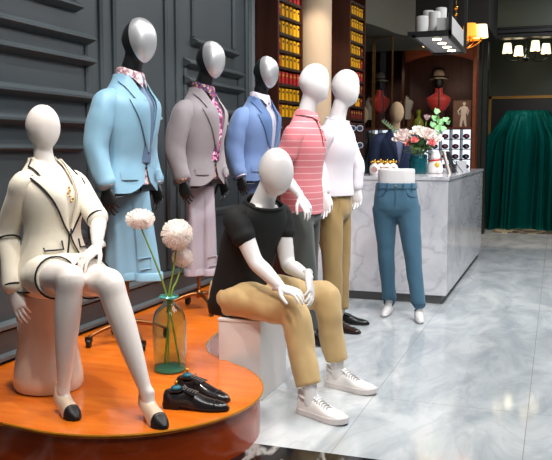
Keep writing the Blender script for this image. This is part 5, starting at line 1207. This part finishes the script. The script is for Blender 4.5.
M_iron = mat('dark_iron', '23241f', rough=.35, metal=.8)
obj('stem', MB().join(tube([cc, V((cc.x, cc.y, 3.3))], .012, 10), lathe([(.001, -.06), (.03, -.04), (.05, 0), (.02, .05), (.03, .1), (.012, .14)], 18).move(*cc)), M_iron, gl, world=True)
for k in range(4):
    a = 2*PI*k/4+.44; b = cc+V((.31*math.cos(a), .31*math.sin(a), .06)); a_ = obj('arm', tube([cc+V((0, 0, .02)), cc+V((.17*math.cos(a), .17*math.sin(a), -.05)), cc+V((.32*math.cos(a), .32*math.sin(a), -.01)), b], .008, 8, sm=4), M_iron, gl, world=True)
    obj('lamp_shade', shade(b.x, b.y, b.z+.01, .074, .054, .15), M_shc, gl, world=True); obj('candle_cup', lathe([(.001, -.02), (.028, -.01), (.03, .004), (.012, .01), (.001, .012)], 14).move(*b), M_iron, a_, world=True)

# ================================================================== LIGHT
def spot(name, loc, tgt, power, size=50, blend=.5, col=(1, .95, .88), r=.06):
    l = bpy.data.lights.new(name, 'SPOT'); l.energy = power; l.spot_size = math.radians(size); l.spot_blend = blend; l.color = col; l.shadow_soft_size = r
    o = bpy.data.objects.new(name, l); COL.objects.link(o); o.location = loc; o.rotation_euler = (V(tgt)-V(loc)).to_track_quat('-Z', 'Y').to_euler(); return o
def area(name, loc, sx, sy, power, col=(1, .97, .93), tgt=None):
    l = bpy.data.lights.new(name, 'AREA'); l.shape = 'RECTANGLE'; l.size = sx; l.size_y = sy; l.energy = power; l.color = col
    o = bpy.data.objects.new(name, l); COL.objects.link(o); o.location = loc
    if tgt: o.rotation_euler = (V(tgt)-V(loc)).to_track_quat('-Z', 'Y').to_euler()
    return o
w = bpy.data.worlds.new('world'); SC.world = w; w.use_nodes = True; bg = w.node_tree.nodes['Background']; bg.inputs[0].default_value = (.86, .92, 1, 1); bg.inputs[1].default_value = .10
CW = (1, .97, .95)
spot('ceiling_spot', (-1.2, 1.9, 3.6), (-2.0, 3.0, .7), 130, 44, .6, (1, .93, .86))
spot('ceiling_spot', (-1.2, 2.6, 3.7), (-2.2, 3.85, 1.3), 190, 38, .6, CW)
spot('ceiling_spot', (-1.1, 3.4, 3.7), (-2.2, 4.9, 1.3), 180, 38, .6, CW)
spot('ceiling_spot', (-1.0, 4.4, 3.7), (-2.1, 5.65, 1.3), 190, 40, .6, CW)
spot('ceiling_spot', (-.3, 2.6, 3.7), (-1.4, 3.8, .6), 180, 42, .6, CW)
spot('ceiling_spot', (-.2, 4.0, 3.7), (-1.4, 5.2, 1.1), 125, 42, .6, CW)
spot('ceiling_spot', (-2.0, 2.4, 3.8), (-1.7, 3.2, .2), 150, 46, .6, (1, .9, .78))
spot('ceiling_spot', (.0, 5.2, 3.7), (-1.1, 6.5, .6), 130, 46, .6, CW)
spot('wall_washer', (-1.95, 3.0, 3.8), (-2.66, 3.2, 1.5), 170, 62, .7, CW, .03)
spot('wall_washer', (-1.95, 4.9, 3.8), (-2.66, 5.0, 1.5), 80, 62, .7, CW, .03)
spot('wall_washer', (-1.95, 6.2, 3.8), (-2.66, 6.1, 1.5), 90, 62, .7, CW, .03)
area('ceiling_fill', (.5, 5.2, 3.85), 1.4, 4.5, 210, (.97, .985, 1))  # broad fills added overhead, standing for ambient bounce and the downlights together
area('ceiling_fill', (.6, 9.3, 3.8), 1.2, 3.0, 90, (.99, .98, 1))
area('ceiling_fill', (.2, 1.2, 3.85), 2.0, 1.2, 70, (1, .97, .95))
spot('column_spot', (-1.9, 6.9, 3.0), (-2.4, 7.95, 2.0), 60, 50, .5, (1, .9, .78))
spot('back_floor_spot', (0, 11.6, 3.6), (-.3, 12.1, 0), 260, 46, .6, (1, .80, .64))
spot('bust_spot', (-1.4, 11.6, 2.75), (-1.5, 12.3, 1.9), 16, 60, .6, (1, .85, .68))
spot('header_fill', (-1.5, 11.2, 2.2), (-1.55, 12.1, 2.8), 10, 80, .7, (1, .7, .45))  # added light without a fitting, brightens the dark header
spot('bust_spot', (-2.2, 11.5, 2.7), (-2.35, 12.3, 1.9), 12, 60, .6, (1, .85, .68))  # added light, no fitting, lifts the bust behind the glass
spot('counter_spot', (-1.0, 6.9, 2.24), (-1.05, 7.35, 1.2), 40, 70, .6, (1, .93, .84))
spot('velvet_fill', (-.75, 12.95, 3.1), (.05, 13.6, 1.0), 42, 75, .6, (.95, 1, .95))  # added side light without a fitting, brings out the folds
area('chandelier_glow', (cc.x, cc.y, cc.z+.5), .3, .3, 6, (1, .9, .7))
vs = SC.view_settings; vs.view_transform = 'Standard'; vs.look = 'None'; vs.gamma = 1; vs.use_curve_mapping = False; vs.exposure = 0
SC.cycles.max_bounces = 8
